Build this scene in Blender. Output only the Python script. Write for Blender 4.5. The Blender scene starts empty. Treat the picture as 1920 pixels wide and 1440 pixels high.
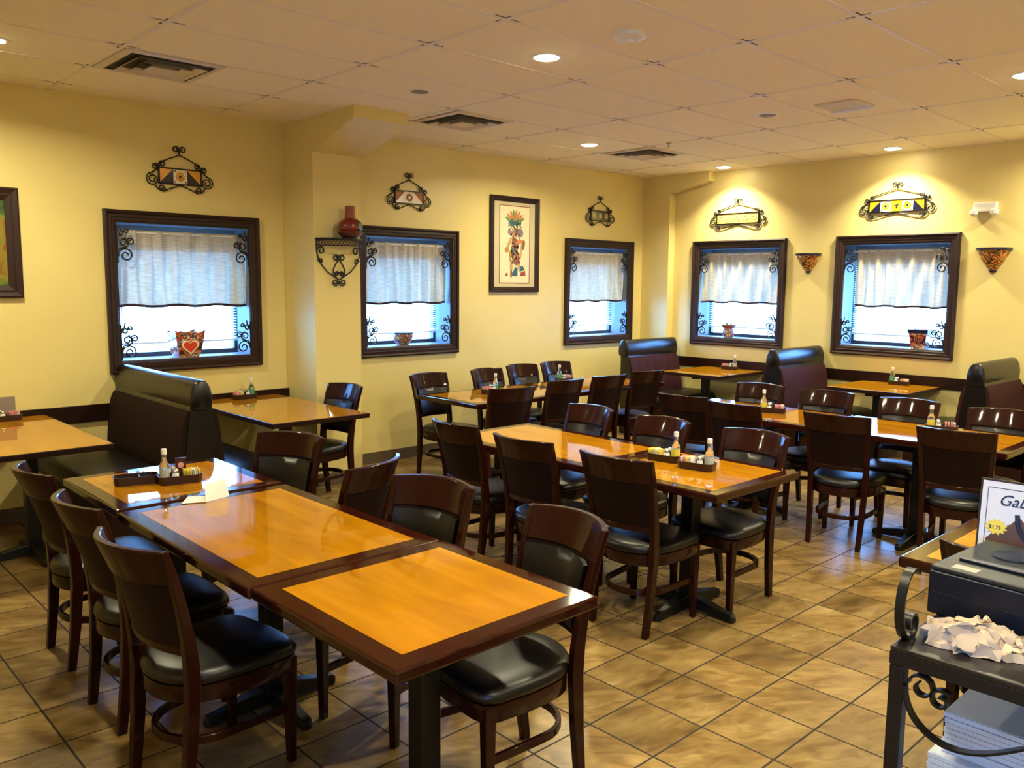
import bpy, bmesh, math, random
from mathutils import Vector, Matrix
PI = math.pi
random.seed(7)
SC = bpy.context.scene
COL = SC.collection

# ------------------------------------------------------------------ camera
CAM_H = 1.691
YAW, PIT, ROL, FPX = 0.7561, -0.1187, 0.0089, 1576.1
cd = bpy.data.cameras.new('camera'); cam = bpy.data.objects.new('camera', cd); COL.objects.link(cam)
f = Vector((math.sin(YAW)*math.cos(PIT), math.cos(YAW)*math.cos(PIT), math.sin(PIT)))
r = Vector((math.cos(YAW), -math.sin(YAW), 0)); u = r.cross(f)
rr = math.cos(ROL)*r + math.sin(ROL)*u; uu = -math.sin(ROL)*r + math.cos(ROL)*u
cam.matrix_world = Matrix(((rr.x, uu.x, -f.x, 0), (rr.y, uu.y, -f.y, 0), (rr.z, uu.z, -f.z, CAM_H), (0, 0, 0, 1)))
cd.sensor_fit = 'HORIZONTAL'; cd.sensor_width = 36; cd.lens = FPX/1920*36; cd.clip_start = .02
SC.camera = cam

# ------------------------------------------------------------------ world (overcast daylight)
W = bpy.data.worlds.new('daylight'); SC.world = W; W.use_nodes = True
bg = W.node_tree.nodes['Background']
bg.inputs[0].default_value = (0.15, 0.41, 1.0, 1); bg.inputs[1].default_value = 20.0
DOWNLIGHT_POWER = 24.0
DOWNLIGHT_COLOR = (1.0, 0.92, 0.60)

vs = SC.view_settings
vs.view_transform = 'Standard'; vs.look = 'None'; vs.gamma = 1; vs.use_curve_mapping = False
vs.exposure = 0.86

# ------------------------------------------------------------------ helpers
def lin(h):
    h = h.lstrip('#'); c = [int(h[i:i+2], 16)/255 for i in (0, 2, 4)]
    return tuple((x/12.92 if x <= .04045 else ((x+.055)/1.055)**2.4) for x in c) + (1,)

def newmat(name):
    m = bpy.data.materials.new(name); m.use_nodes = True
    return m, m.node_tree.nodes, m.node_tree.links, m.node_tree.nodes['Principled BSDF']

def mat(name, col, rough=.5, metal=0., coat=0., bump=0., bscale=80., var=0., vscale=6., stretch=(1, 1, 1), trans=0., spec=.5, sheen=0.):
    m, N, L, b = newmat(name)
    c = lin(col) if isinstance(col, str) else tuple(col)+(1,)
    b.inputs['Base Color'].default_value = c
    b.inputs['Roughness'].default_value = rough; b.inputs['Metallic'].default_value = metal
    b.inputs['Coat Weight'].default_value = coat; b.inputs['Coat Roughness'].default_value = .08
    b.inputs['Transmission Weight'].default_value = trans
    b.inputs['Specular IOR Level'].default_value = spec
    if sheen: b.inputs['Sheen Weight'].default_value = sheen
    tc = N.new('ShaderNodeTexCoord'); mp = N.new('ShaderNodeMapping'); L.new(tc.outputs['Object'], mp.inputs[0])
    mp.inputs['Scale'].default_value = stretch
    nz = N.new('ShaderNodeTexNoise'); nz.inputs['Scale'].default_value = vscale; nz.inputs['Detail'].default_value = 5
    L.new(mp.outputs[0], nz.inputs[0])
    mx = N.new('ShaderNodeMix'); mx.data_type = 'RGBA'
    mx.inputs['A'].default_value = tuple(x*(1-var) for x in c[:3])+(1,)
    mx.inputs['B'].default_value = tuple(min(1, x*(1+var)) for x in c[:3])+(1,)
    L.new(nz.outputs[0], mx.inputs['Factor']); L.new(mx.outputs['Result'], b.inputs['Base Color'])
    if bump:
        n2 = N.new('ShaderNodeTexNoise'); n2.inputs['Scale'].default_value = bscale; L.new(tc.outputs['Object'], n2.inputs[0])
        bp = N.new('ShaderNodeBump'); bp.inputs['Strength'].default_value = bump; bp.inputs['Distance'].default_value = .002
        L.new(n2.outputs[0], bp.inputs['Height']); L.new(bp.outputs[0], b.inputs['Normal'])
    return m

def ramp(N, cols, interp='LINEAR'):
    r = N.new('ShaderNodeValToRGB'); r.color_ramp.interpolation = interp
    e = r.color_ramp.elements
    while len(e) < len(cols): e.new(.5)
    for el, (p, c) in zip(e, cols): el.position = p; el.color = lin(c) if isinstance(c, str) else c
    return r

class MB:
    def __init__(s): s.v = []; s.f = []; s.m = []
    def add(s, vs_, fs, mi=0):
        o = len(s.v); s.v += [tuple(x) for x in vs_]; s.f += [tuple(i+o for i in q) for q in fs]; s.m += [mi]*len(fs); return s
    def hexa(s, b, t, mi=0):
        return s.add(list(b)+list(t), [(3, 2, 1, 0), (4, 5, 6, 7), (0, 1, 5, 4), (1, 2, 6, 5), (2, 3, 7, 6), (3, 0, 4, 7)], mi)
    def box(s, x0, x1, y0, y1, z0, z1, mi=0):
        return s.hexa([(x0, y0, z0), (x1, y0, z0), (x1, y1, z0), (x0, y1, z0)], [(x0, y0, z1), (x1, y0, z1), (x1, y1, z1), (x0, y1, z1)], mi)
    def cbox(s, c, d, rz=0, mi=0):
        cs, sn = math.cos(rz), math.sin(rz); q = []
        for z in (-1, 1):
            for a, b in ((-1, -1), (1, -1), (1, 1), (-1, 1)):
                x, y = a*d[0]/2, b*d[1]/2
                q.append((c[0]+x*cs-y*sn, c[1]+x*sn+y*cs, c[2]+z*d[2]/2))
        return s.hexa(q[:4], q[4:], mi)
    def loft(s, rings, cap=True, mi=0, closed=True):
        n = len(rings[0]); vs_ = [p for R in rings for p in R]; fs = []
        for i in range(len(rings)-1):
            for j in range(n if closed else n-1):
                k = (j+1) % n; fs.append((i*n+j, i*n+k, (i+1)*n+k, (i+1)*n+j))
        if cap:
            fs.append(tuple(range(n-1, -1, -1))); fs.append(tuple((len(rings)-1)*n+j for j in range(n)))
        return s.add(vs_, fs, mi)
    def prism(s, poly, lo, hi, axis='z', mi=0):
        def p(a, b, h): return {'z': (a, b, h), 'y': (a, h, b), 'x': (h, a, b)}[axis]
        return s.loft([[p(a, b, lo) for a, b in poly], [p(a, b, hi) for a, b in poly]], True, mi)
    def lathe(s, prof, c=(0, 0, 0), n=20, mi=0, cap=True, a0=0, a1=2*PI):
        full = abs(a1-a0-2*PI) < 1e-6; k = n if full else n+1
        rings = [[(c[0]+r_*math.cos(a0+(a1-a0)*j/n), c[1]+r_*math.sin(a0+(a1-a0)*j/n), c[2]+z) for j in range(k)] for r_, z in prof]
        return s.loft(rings, cap, mi, True)
    def tube(s, pts, rad=.004, n=6, flat=None, mi=0, up=None):
        P = [Vector(p) for p in pts]; rings = []
        t0 = (P[1]-P[0]).normalized()
        nrm = Vector(up) if up else (Vector((0, 1, 0)) if abs(t0.y) < .9 else Vector((0, 0, 1)))
        for i, p in enumerate(P):
            t = (P[min(i+1, len(P)-1)]-P[max(i-1, 0)])
            if t.length < 1e-9: t = t0
            t.normalize(); a = nrm-t*nrm.dot(t)
            if a.length < 1e-6: a = Vector((1, 0, 0))
            a.normalize(); 
            if not up: nrm = a
            b = t.cross(a); rd = rad[i] if isinstance(rad, (list, tuple)) else rad
            if flat:
                w, h = flat; rings.append([p+a*w*x+b*h*y for x, y in ((-.5, -.5), (.5, -.5), (.5, .5), (-.5, .5))])
            else: rings.append([p+a*rd*math.cos(2*PI*j/n)+b*rd*math.sin(2*PI*j/n) for j in range(n)])
        return s.loft(rings, True, mi)
    def build(s, name, mats, parent=None, smooth=False, bevel=0, seg=2, angle=40):
        me = bpy.data.meshes.new(name); me.from_pydata(s.v, [], s.f); me.update()
        bm = bmesh.new(); bm.from_mesh(me); bmesh.ops.recalc_face_normals(bm, faces=bm.faces); bm.to_mesh(me); bm.free()
        if not isinstance(mats, (list, tuple)): mats = [mats]
        for m in mats: me.materials.append(m)
        for p, i in zip(me.polygons, s.m): p.material_index = i
        if smooth:
            for p in me.polygons: p.use_smooth = True
            me.set_sharp_from_angle(angle=math.radians(angle))
        o = bpy.data.objects.new(name, me); COL.objects.link(o)
        if parent: o.parent = parent
        if bevel:
            md = o.modifiers.new('bevel', 'BEVEL'); md.width = bevel; md.segments = seg; md.limit_method = 'ANGLE'; md.angle_limit = math.radians(35)
            md.harden_normals = False
        return o

def tag(o, label=None, cat=None, group=None, kind=None):
    if label: o['label'] = label
    if cat: o['category'] = cat
    if group: o['group'] = group
    if kind: o['kind'] = kind
    return o
def empty(name, loc=(0, 0, 0), rz=0, label=None, cat=None, group=None, kind=None):
    o = bpy.data.objects.new(name, None); COL.objects.link(o); o.location = loc; o.rotation_euler = (0, 0, rz); o.empty_display_size = .05
    return tag(o, label, cat, group, kind)
def copy_tree(o, parent=None):
    c = o.copy(); COL.objects.link(c); c.parent = parent
    for ch in list(o.children): copy_tree(ch, c)
    return c
USED = set()
def spawn(proto, loc, rz=0, label=None, group=None, scale=None):
    o = proto if proto.name not in USED else copy_tree(proto)
    USED.add(proto.name)
    o.location = loc; o.rotation_euler = (0, 0, rz)
    if scale: o.scale = scale
    if label: o['label'] = label
    if group: o['group'] = group
    return o
def struct(o): o['kind'] = 'structure'; return o

def spiral(cx, cz, r0, r1, a0, turns, n=22):
    return [(cx+(r0+(r1-r0)*i/n)*math.cos(a0+2*PI*turns*i/n), cz+(r0+(r1-r0)*i/n)*math.sin(a0+2*PI*turns*i/n)) for i in range(n+1)]

# ------------------------------------------------------------------ materials
def wall_material():
    m, N, L, b = newmat('yellow_wall_paint')
    tc = N.new('ShaderNodeTexCoord'); n = N.new('ShaderNodeTexNoise'); n.inputs['Scale'].default_value = 1.3; n.inputs['Detail'].default_value = 4
    L.new(tc.outputs['Object'], n.inputs[0])
    rp = ramp(N, [(.3, '#e0cc84'), (.7, '#e6d48e')]); L.new(n.outputs[0], rp.inputs[0]); L.new(rp.outputs[0], b.inputs['Base Color'])
    b.inputs['Roughness'].default_value = .42
    n2 = N.new('ShaderNodeTexNoise'); n2.inputs['Scale'].default_value = 140; L.new(tc.outputs['Object'], n2.inputs[0])
    bp = N.new('ShaderNodeBump'); bp.inputs['Strength'].default_value = .15; bp.inputs['Distance'].default_value = .001
    L.new(n2.outputs[0], bp.inputs['Height']); L.new(bp.outputs[0], b.inputs['Normal'])
    return m
M_WALL = wall_material()

def floor_material():
    m, N, L, b = newmat('stone_look_floor_tile')
    T, OX, OY = .305, .2025, .1937
    tc = N.new('ShaderNodeTexCoord'); sx = N.new('ShaderNodeSeparateXYZ'); L.new(tc.outputs['Object'], sx.inputs[0])
    def mth(op, a, b_=None, c_=None):
        n = N.new('ShaderNodeMath'); n.operation = op
        for i, v in enumerate((a, b_, c_)):
            if v is None: continue
            if isinstance(v, (int, float)): n.inputs[i].default_value = v
            else: L.new(v, n.inputs[i])
        return n.outputs[0]
    def cell(o, off):
        q = mth('DIVIDE', mth('SUBTRACT', o, off), T); fl = mth('FLOOR', q); fr = mth('SUBTRACT', q, fl)
        d = mth('MINIMUM', fr, mth('SUBTRACT', 1.0, fr)); return fl, d, fr
    fx, dx, rx = cell(sx.outputs[0], OX); fy, dy, ry = cell(sx.outputs[1], OY)
    cv = N.new('ShaderNodeCombineXYZ'); L.new(fx, cv.inputs[0]); L.new(fy, cv.inputs[1])
    wn = N.new('ShaderNodeTexWhiteNoise'); wn.noise_dimensions = '2D'; L.new(cv.outputs[0], wn.inputs['Vector'])
    off = N.new('ShaderNodeVectorMath'); off.operation = 'MULTIPLY'; L.new(wn.outputs['Color'], off.inputs[0]); off.inputs[1].default_value = (40, 40, 40)
    ad = N.new('ShaderNodeVectorMath'); ad.operation = 'ADD'; L.new(tc.outputs['Object'], ad.inputs[0]); L.new(off.outputs[0], ad.inputs[1])
    vr = N.new('ShaderNodeVectorRotate'); vr.rotation_type = 'Z_AXIS'; L.new(ad.outputs[0], vr.inputs['Vector'])
    L.new(mth('MULTIPLY', wn.outputs['Value'], .9), vr.inputs['Angle'])
    mp = N.new('ShaderNodeMapping'); mp.inputs['Scale'].default_value = (1.9, 4.6, 1); L.new(vr.outputs[0], mp.inputs[0])
    n1 = N.new('ShaderNodeTexNoise'); n1.inputs['Scale'].default_value = 1.0; n1.inputs['Detail'].default_value = 7; n1.inputs['Roughness'].default_value = .62; n1.inputs['Distortion'].default_value = .6
    L.new(mp.outputs[0], n1.inputs[0])
    rp = ramp(N, [(.30, '#675030'), (.45, '#876b3e'), (.57, '#987c4a'), (.74, '#b09662')]); L.new(n1.outputs[0], rp.inputs[0])
    mp2 = N.new('ShaderNodeMapping'); mp2.inputs['Scale'].default_value = (8, 20, 1); L.new(vr.outputs[0], mp2.inputs[0])
    n3 = N.new('ShaderNodeTexNoise'); n3.inputs['Scale'].default_value = 1.; n3.inputs['Detail'].default_value = 8; n3.inputs['Distortion'].default_value = .9; L.new(mp2.outputs[0], n3.inputs[0])
    rp3 = ramp(N, [(.36, '#c0b09a'), (.55, '#ffffff')]); L.new(n3.outputs[0], rp3.inputs[0])
    mm = N.new('ShaderNodeMix'); mm.data_type = 'RGBA'; mm.blend_type = 'MULTIPLY'; mm.inputs['Factor'].default_value = .65
    L.new(rp.outputs[0], mm.inputs['A']); L.new(rp3.outputs[0], mm.inputs['B'])
    hs = N.new('ShaderNodeHueSaturation'); L.new(mm.outputs['Result'], hs.inputs['Color'])
    L.new(mth('ADD', .8, mth('MULTIPLY', wn.outputs['Value'], .32)), hs.inputs['Value'])
    g = mth('LESS_THAN', mth('MINIMUM', dx, dy), .0135)
    mx = N.new('ShaderNodeMix'); mx.data_type = 'RGBA'; L.new(g, mx.inputs['Factor']); L.new(hs.outputs[0], mx.inputs['A']); mx.inputs['B'].default_value = lin('#231a12')
    L.new(mx.outputs['Result'], b.inputs['Base Color'])
    rr_ = mth('ADD', .23, mth('MULTIPLY', n1.outputs[0], .18)); L.new(mth('MAXIMUM', rr_, mth('MULTIPLY', g, .8)), b.inputs['Roughness'])
    h = mth('SUBTRACT', mth('MULTIPLY', n3.outputs[0], .25), g)
    bp = N.new('ShaderNodeBump'); bp.inputs['Strength'].default_value = .35; bp.inputs['Distance'].default_value = .003
    L.new(h, bp.inputs['Height']); L.new(bp.outputs[0], b.inputs['Normal'])
    return m
M_FLOOR = floor_material()
M_CEIL = mat('acoustic_ceiling_tile', '#f4e8ca', .9, bump=.25, bscale=160, var=.03, vscale=1.5)
M_GRID = mat('ceiling_grid_metal', '#e9dccb', .5)
M_TRIM = mat('dark_brown_moulding', '#2c1812', .5, var=.15, vscale=9, spec=.35)
M_RAIL = mat('dark_wood_rail', '#200c07', .42, spec=.2, coat=.1, var=.2)
M_BASE = mat('brown_vinyl_baseboard', '#5d4c3b', .5)
M_WHITE = mat('white_paint', '#dfe4ea', .5)
M_JAMB = mat('daylight_toned_white_jamb', '#6c7681', .5)  # white jambs, their blue daylight tone put into this darker colour
M_SASH = mat('dark_window_sash', '#30343c', .4)
M_WOOD = mat('mahogany_stained_wood', '#250a05', .4, coat=.42, spec=.05, var=.35, vscale=5, stretch=(8, 8, 1))
M_EDGE = mat('dark_table_edge_wood', '#2c0d06', .3, coat=.9, spec=.0, var=.35, vscale=4, stretch=(2, 9, 3))
M_VINYL = mat('black_brown_vinyl', '#0e0a09', .38, spec=.4, bump=.15, bscale=220, var=.1)
M_VINYLB = mat('dark_brown_back_vinyl', '#190907', .5, spec=.12, bump=.25, bscale=260, var=.1)
M_ROLL = mat('dark_glossy_vinyl', '#0e0809', .32, coat=.1, bump=.08, bscale=60)
M_TWEED = mat('burgundy_tweed', '#36191b', .85, spec=.15, bump=.9, bscale=340, var=.55, vscale=220)
M_TWEEDB = mat('brown_tweed', '#22120d', .85, spec=.12, bump=.9, bscale=340, var=.5, vscale=220)
M_IRON = mat('black_wrought_iron', '#0e0b0a', .42, metal=.2, bump=.2, bscale=90)
M_CAST = mat('black_cast_iron_base', '#050506', .4, metal=.3)
M_GLASSC = mat('clear_glass', '#f4f8f4', .05, trans=.95)
M_PLAS_W = mat('white_plastic', '#e8e6dc', .4)
M_PLAS_K = mat('blue_lit_black_plastic', '#060f20', .36, spec=.35, bump=.1, bscale=300)  # black printer plastic with the blue daylight on it mixed into the colour
M_PLAS_KT = mat('grey_black_plastic', '#1d2022', .42, spec=.35, bump=.1, bscale=300)
M_TRAY = mat('brown_plastic_tray', '#2e150d', .35)
M_SALT = mat('white_salt', '#e9e5da', .7)
M_STEEL = mat('brushed_steel', '#b9b5ad', .25, metal=1.)
M_PEP = mat('dark_pepper', '#2a1c14', .5)
M_YEL = mat('yellow_paper', '#e8cf57', .6); M_PINK = mat('pink_paper', '#dd8f8a', .6); M_PAP = mat('white_paper', '#e9e5dd', .65, var=.04)
M_NAP = mat('white_napkin_paper', '#ccd0d8', .8, bump=.3, bscale=120)
M_CRUM = mat('beige_crumpled_paper', '#bfa893', .85, bump=.3, bscale=60, var=.08)
M_VENT = mat('vent_painted_metal', '#d3c3aa', .45)
M_DARK = mat('dark_gap_and_soil', '#4a4034', .8)  # dark tone for shade painted inside the vents, grid gaps and pot soil
M_CLAY = mat('terracotta', '#8a4326', .55, var=.1)

def wood_top():
    m, N, L, b = newmat('maple_laminate')
    tc = N.new('ShaderNodeTexCoord'); mp = N.new('ShaderNodeMapping'); mp.inputs['Scale'].default_value = (9, 1.6, 1); L.new(tc.outputs['Object'], mp.inputs[0])
    n = N.new('ShaderNodeTexNoise'); n.inputs['Scale'].default_value = 1.2; n.inputs['Detail'].default_value = 6; n.inputs['Distortion'].default_value = .6; L.new(mp.outputs[0], n.inputs[0])
    rp = ramp(N, [(.3, '#935e06'), (.5, '#a66c08'), (.7, '#b4780e')]); L.new(n.outputs[0], rp.inputs[0]); L.new(rp.outputs[0], b.inputs['Base Color'])
    b.inputs['Roughness'].default_value = .4; b.inputs['Specular IOR Level'].default_value = 0.; b.inputs['Coat Weight'].default_value = 1.; b.inputs['Coat Roughness'].default_value = .035; b.inputs['Coat IOR'].default_value = 1.55
    return m
M_TOP = wood_top()

def talavera(name, cols, scale=14., seed=0.):
    m, N, L, b = newmat(name)
    tc = N.new('ShaderNodeTexCoord'); mp = N.new('ShaderNodeMapping'); mp.inputs['Location'].default_value = (seed, seed*2, seed*3); L.new(tc.outputs['Object'], mp.inputs[0])
    n = N.new('ShaderNodeTexNoise'); n.inputs['Scale'].default_value = scale*.8; n.inputs['Distortion'].default_value = 2.2; n.inputs['Detail'].default_value = 1; L.new(mp.outputs[0], n.inputs[0])
    k = len(cols); rp = ramp(N, [(.28+.44*i/k, c) for i, c in enumerate(cols)], 'CONSTANT'); L.new(n.outputs[0], rp.inputs[0]); L.new(rp.outputs[0], b.inputs['Base Color'])
    b.inputs['Roughness'].default_value = .22; b.inputs['Coat Weight'].default_value = .4
    return m
M_TAL_A = talavera('painted_ceramic_black_orange', ['#1a1420', '#d9a03a', '#1a1420', '#c4502c', '#e6c95a', '#1d1722', '#b98a3a'], 16)
M_TAL_B = talavera('painted_ceramic_blue_red', ['#c04028', '#26345e', '#d9c9a4', '#26345e', '#c04028', '#6a7a3a', '#d8b24a'], 22, 3.1)
M_TAL_C = talavera('painted_ceramic_red_cream', ['#c13a22', '#e3d6b4', '#3b3d63', '#c8783a', '#c13a22', '#23243c'], 13, 5.7)
M_COBALT = mat('cobalt_glaze', '#1a1f3c', .25, coat=.4)
M_ORANGE = mat('orange_red_glaze', '#cf3d1f', .25, coat=.4); M_CREAMG = mat('cream_glaze', '#e8dcc0', .25, coat=.4)
M_GREENG = mat('dark_green_glaze', '#12401f', .15, coat=.6)
M_REDV = mat('red_brown_glaze', '#6b1a10', .2, coat=.5, var=.2)
M_TY = mat('yellow_tile_glaze', '#e6a31e', .15, coat=.5); M_TB = mat('navy_tile_glaze', '#15172e', .15, coat=.5)
M_TW = mat('white_tile_glaze', '#e9e2d2', .15, coat=.5); M_TR = mat('brown_red_tile_glaze', '#8e3a1c', .2, coat=.5)
M_TG = mat('grey_tile_glaze', '#6c6a5a', .2, coat=.5); M_TM = mat('muted_ochre_glaze', '#a8823a', .2, coat=.5)

def curtain_material():
    m = bpy.data.materials.new('cream_sheer_linen'); m.use_nodes = True; N = m.node_tree.nodes; L = m.node_tree.links; N.clear()
    out = N.new('ShaderNodeOutputMaterial'); d = N.new('ShaderNodeBsdfDiffuse'); t = N.new('ShaderNodeBsdfTranslucent'); tr = N.new('ShaderNodeBsdfTransparent')
    tc = N.new('ShaderNodeTexCoord'); mp = N.new('ShaderNodeMapping'); mp.inputs['Scale'].default_value = (12, 12, 160); L.new(tc.outputs['Object'], mp.inputs[0])
    n = N.new('ShaderNodeTexNoise'); n.inputs['Scale'].default_value = 1.; n.inputs['Detail'].default_value = 3; L.new(mp.outputs[0], n.inputs[0])
    rp = ramp(N, [(.3, '#b4a27c'), (.7, '#cfbf9a')]); L.new(n.outputs[0], rp.inputs[0])
    L.new(rp.outputs[0], d.inputs[0]); L.new(rp.outputs[0], t.inputs[0]); tr.inputs[0].default_value = (1, 1, 1, 1)
    a = N.new('ShaderNodeMixShader'); a.inputs[0].default_value = .19; L.new(d.outputs[0], a.inputs[1]); L.new(t.outputs[0], a.inputs[2])
    c = N.new('ShaderNodeMixShader'); c.inputs[0].default_value = .012; L.new(a.outputs[0], c.inputs[1]); L.new(tr.outputs[0], c.inputs[2])
    L.new(c.outputs[0], out.inputs[0]); return m
M_CURT = curtain_material()
M_HEM = mat('dark_burgundy_trim', '#2e1218', .8)
def blind_material():
    m = bpy.data.materials.new('white_vinyl_slat'); m.use_nodes = True; N = m.node_tree.nodes; L = m.node_tree.links; N.clear()
    out = N.new('ShaderNodeOutputMaterial'); d = N.new('ShaderNodeBsdfDiffuse'); t = N.new('ShaderNodeBsdfTranslucent')
    d.inputs[0].default_value = (.85, .86, .88, 1); t.inputs[0].default_value = (.85, .86, .88, 1)
    a = N.new('ShaderNodeMixShader'); a.inputs[0].default_value = .5; L.new(d.outputs[0], a.inputs[1]); L.new(t.outputs[0], a.inputs[2]); L.new(a.outputs[0], out.inputs[0]); return m
M_SLAT = blind_material()
def pane_material():
    m = bpy.data.materials.new('window_glass'); m.use_nodes = True; N = m.node_tree.nodes; L = m.node_tree.links; N.clear()
    out = N.new('ShaderNodeOutputMaterial'); g = N.new('ShaderNodeBsdfGlossy'); t = N.new('ShaderNodeBsdfTransparent'); g.inputs['Roughness'].default_value = .02
    a = N.new('ShaderNodeMixShader'); a.inputs[0].default_value = .06; L.new(t.outputs[0], a.inputs[1]); L.new(g.outputs[0], a.inputs[2]); L.new(a.outputs[0], out.inputs[0]); return m
M_PANE = pane_material()
def emis(name, col, s):
    m, N, L, b = newmat(name); b.inputs['Base Color'].default_value = tuple(col)+(1,); b.inputs['Emission Color'].default_value = tuple(col)+(1,); b.inputs['Emission Strength'].default_value = s; return m
M_LAMP = emis('glowing_lamp_lens', (1, .90, .62), 34)

# ------------------------------------------------------------------ room shell
YB, XR, ZC = 6.553, 8.488, 2.99
XL, YF, TH = -1.3, -2.6, .30
WZ0, WZ1, FW = 1.000, 2.205, .088      # window frame outer bottom/top, frame width
IN0, IN1 = WZ0+FW, WZ1-FW
BACKW = [(2.080, 3.286), (4.243, 5.412), (6.974, 8.175)]
RIGHTW = [(4.672, 5.872), (2.912, 4.112)]
b = MB().box(XL-.3, XR+.3, YF-.3, YB+.3, -.1, 0); struct(b.build('floor', M_FLOOR))
b = MB().box(XL-.3, XR+.3, YF-.3, YB+.3, ZC, ZC+.1); ceil = struct(b.build('ceiling', M_CEIL))
g = MB()
gx = [1.76+1.186*k for k in range(-3, 7)]; gy = [1.95+.6205*k for k in range(-8, 8)]
gx = [x for x in gx if XL < x < XR-.05]; gy = [y for y in gy if YF < y < YB-.05]
for x in gx: g.box(x-.012, x+.012, YF, YB, ZC-.004, ZC+.001)
for y in gy: g.box(XL, XR, y-.012, y+.012, ZC-.0035, ZC+.001)
for x in gx:
    for y in gy:
        for sx_ in (-1, 1): g.box(x+sx_*.014-.001, x+sx_*.085+.001, y-.021, y-.0125, ZC-.0006, ZC+.001, 1)
        for sy_ in (-1, 1): g.box(x-.020, x-.0125, y+sy_*.014, y+sy_*.06, ZC-.0006, ZC+.001, 1)
o = g.build('ceiling_grid', [M_GRID, M_DARK], ceil); o['kind'] = 'structure'
# trim strips between the walls and the suspended ceiling
def wall_x(name, y0, y1, ops):
    w = MB(); xs = [XL-.3]
    for a, c in ops: xs += [a+FW, c-FW]
    xs.append(XR+.3)
    for i in range(0, len(xs), 2): w.box(xs[i], xs[i+1], y0, y1, 0, ZC)
    for a, c in ops: w.box(a+FW, c-FW, y0, y1, 0, IN0); w.box(a+FW, c-FW, y0, y1, IN1, ZC)
    return struct(w.build(name, M_WALL))
def wall_y(name, x0, x1, ops):
    w = MB(); ys = [YF-.3]
    for a, c in sorted(ops): ys += [a+FW, c-FW]
    ys.append(YB)
    for i in range(0, len(ys), 2): w.box(x0, x1, ys[i], ys[i+1], 0, ZC)
    for a, c in ops: w.box(x0, x1, a+FW, c-FW, 0, IN0); w.box(x0, x1, a+FW, c-FW, IN1, ZC)
    return struct(w.build(name, M_WALL))
wall_x('wall_back', YB, YB+TH, BACKW)
wall_x('wall_front', YF-TH, YF, [])
wall_y('wall_right', XR, XR+TH, RIGHTW)
wall_y('wall_left', XL-TH, XL, [(-1.1, .1)])
# pillars with a haunched beam stub at the ceiling
PX0, PX1, PY = 3.53, 3.965, 6.08
w = MB().box(PX0, PX1, PY, YB, 0, ZC)
w.hexa([(PX0, 5.47, 2.905), (4.02, 5.47, 2.905), (4.02, PY, 2.72), (PX0, PY, 2.72)], [(PX0, 5.47, ZC), (4.02, 5.47, ZC), (4.02, PY, ZC), (PX0, PY, ZC)])
w.box(PX1, 4.02, PY, YB, 2.72, ZC)
struct(w.build('wall_pillar', M_WALL))
CX, CY = 8.37, 6.155
w = MB().box(CX, XR, CY, YB, 0, ZC)
w.hexa([(CX, 5.62, 2.885), (XR, 5.62, 2.885), (XR, CY, 2.775), (CX, CY, 2.775)], [(CX, 5.62, ZC), (XR, 5.62, ZC), (XR, CY, ZC), (CX, CY, ZC)])
struct(w.build('wall_corner', M_WALL))
# baseboards
def bb(name, *boxes):
    m_ = MB()
    for q in boxes: m_.box(*q)
    struct(m_.build(name, M_BASE, bevel=.003))
bb('baseboard_back', (XL, PX0-.008, YB-.01, YB, 0, .105), (PX0-.01, PX1+.01, PY-.01, PY, 0, .105), (PX1+.01, CX, YB-.01, YB, 0, .105), (PX0-.01, PX0, PY, YB-.01, 0, .105))
bb('baseboard_right', (XR-.01, XR, YF, CY, 0, .105))
# wooden rails behind the booth tables
struct(MB().box(XL, PX0, YB-.022, YB, .66, .785).build('trim_1', M_RAIL, bevel=.003))
struct(MB().box(XR-.022, XR, YF+.5, CY, .725, .838).build('trim_2', M_RAIL, bevel=.003))

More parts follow.
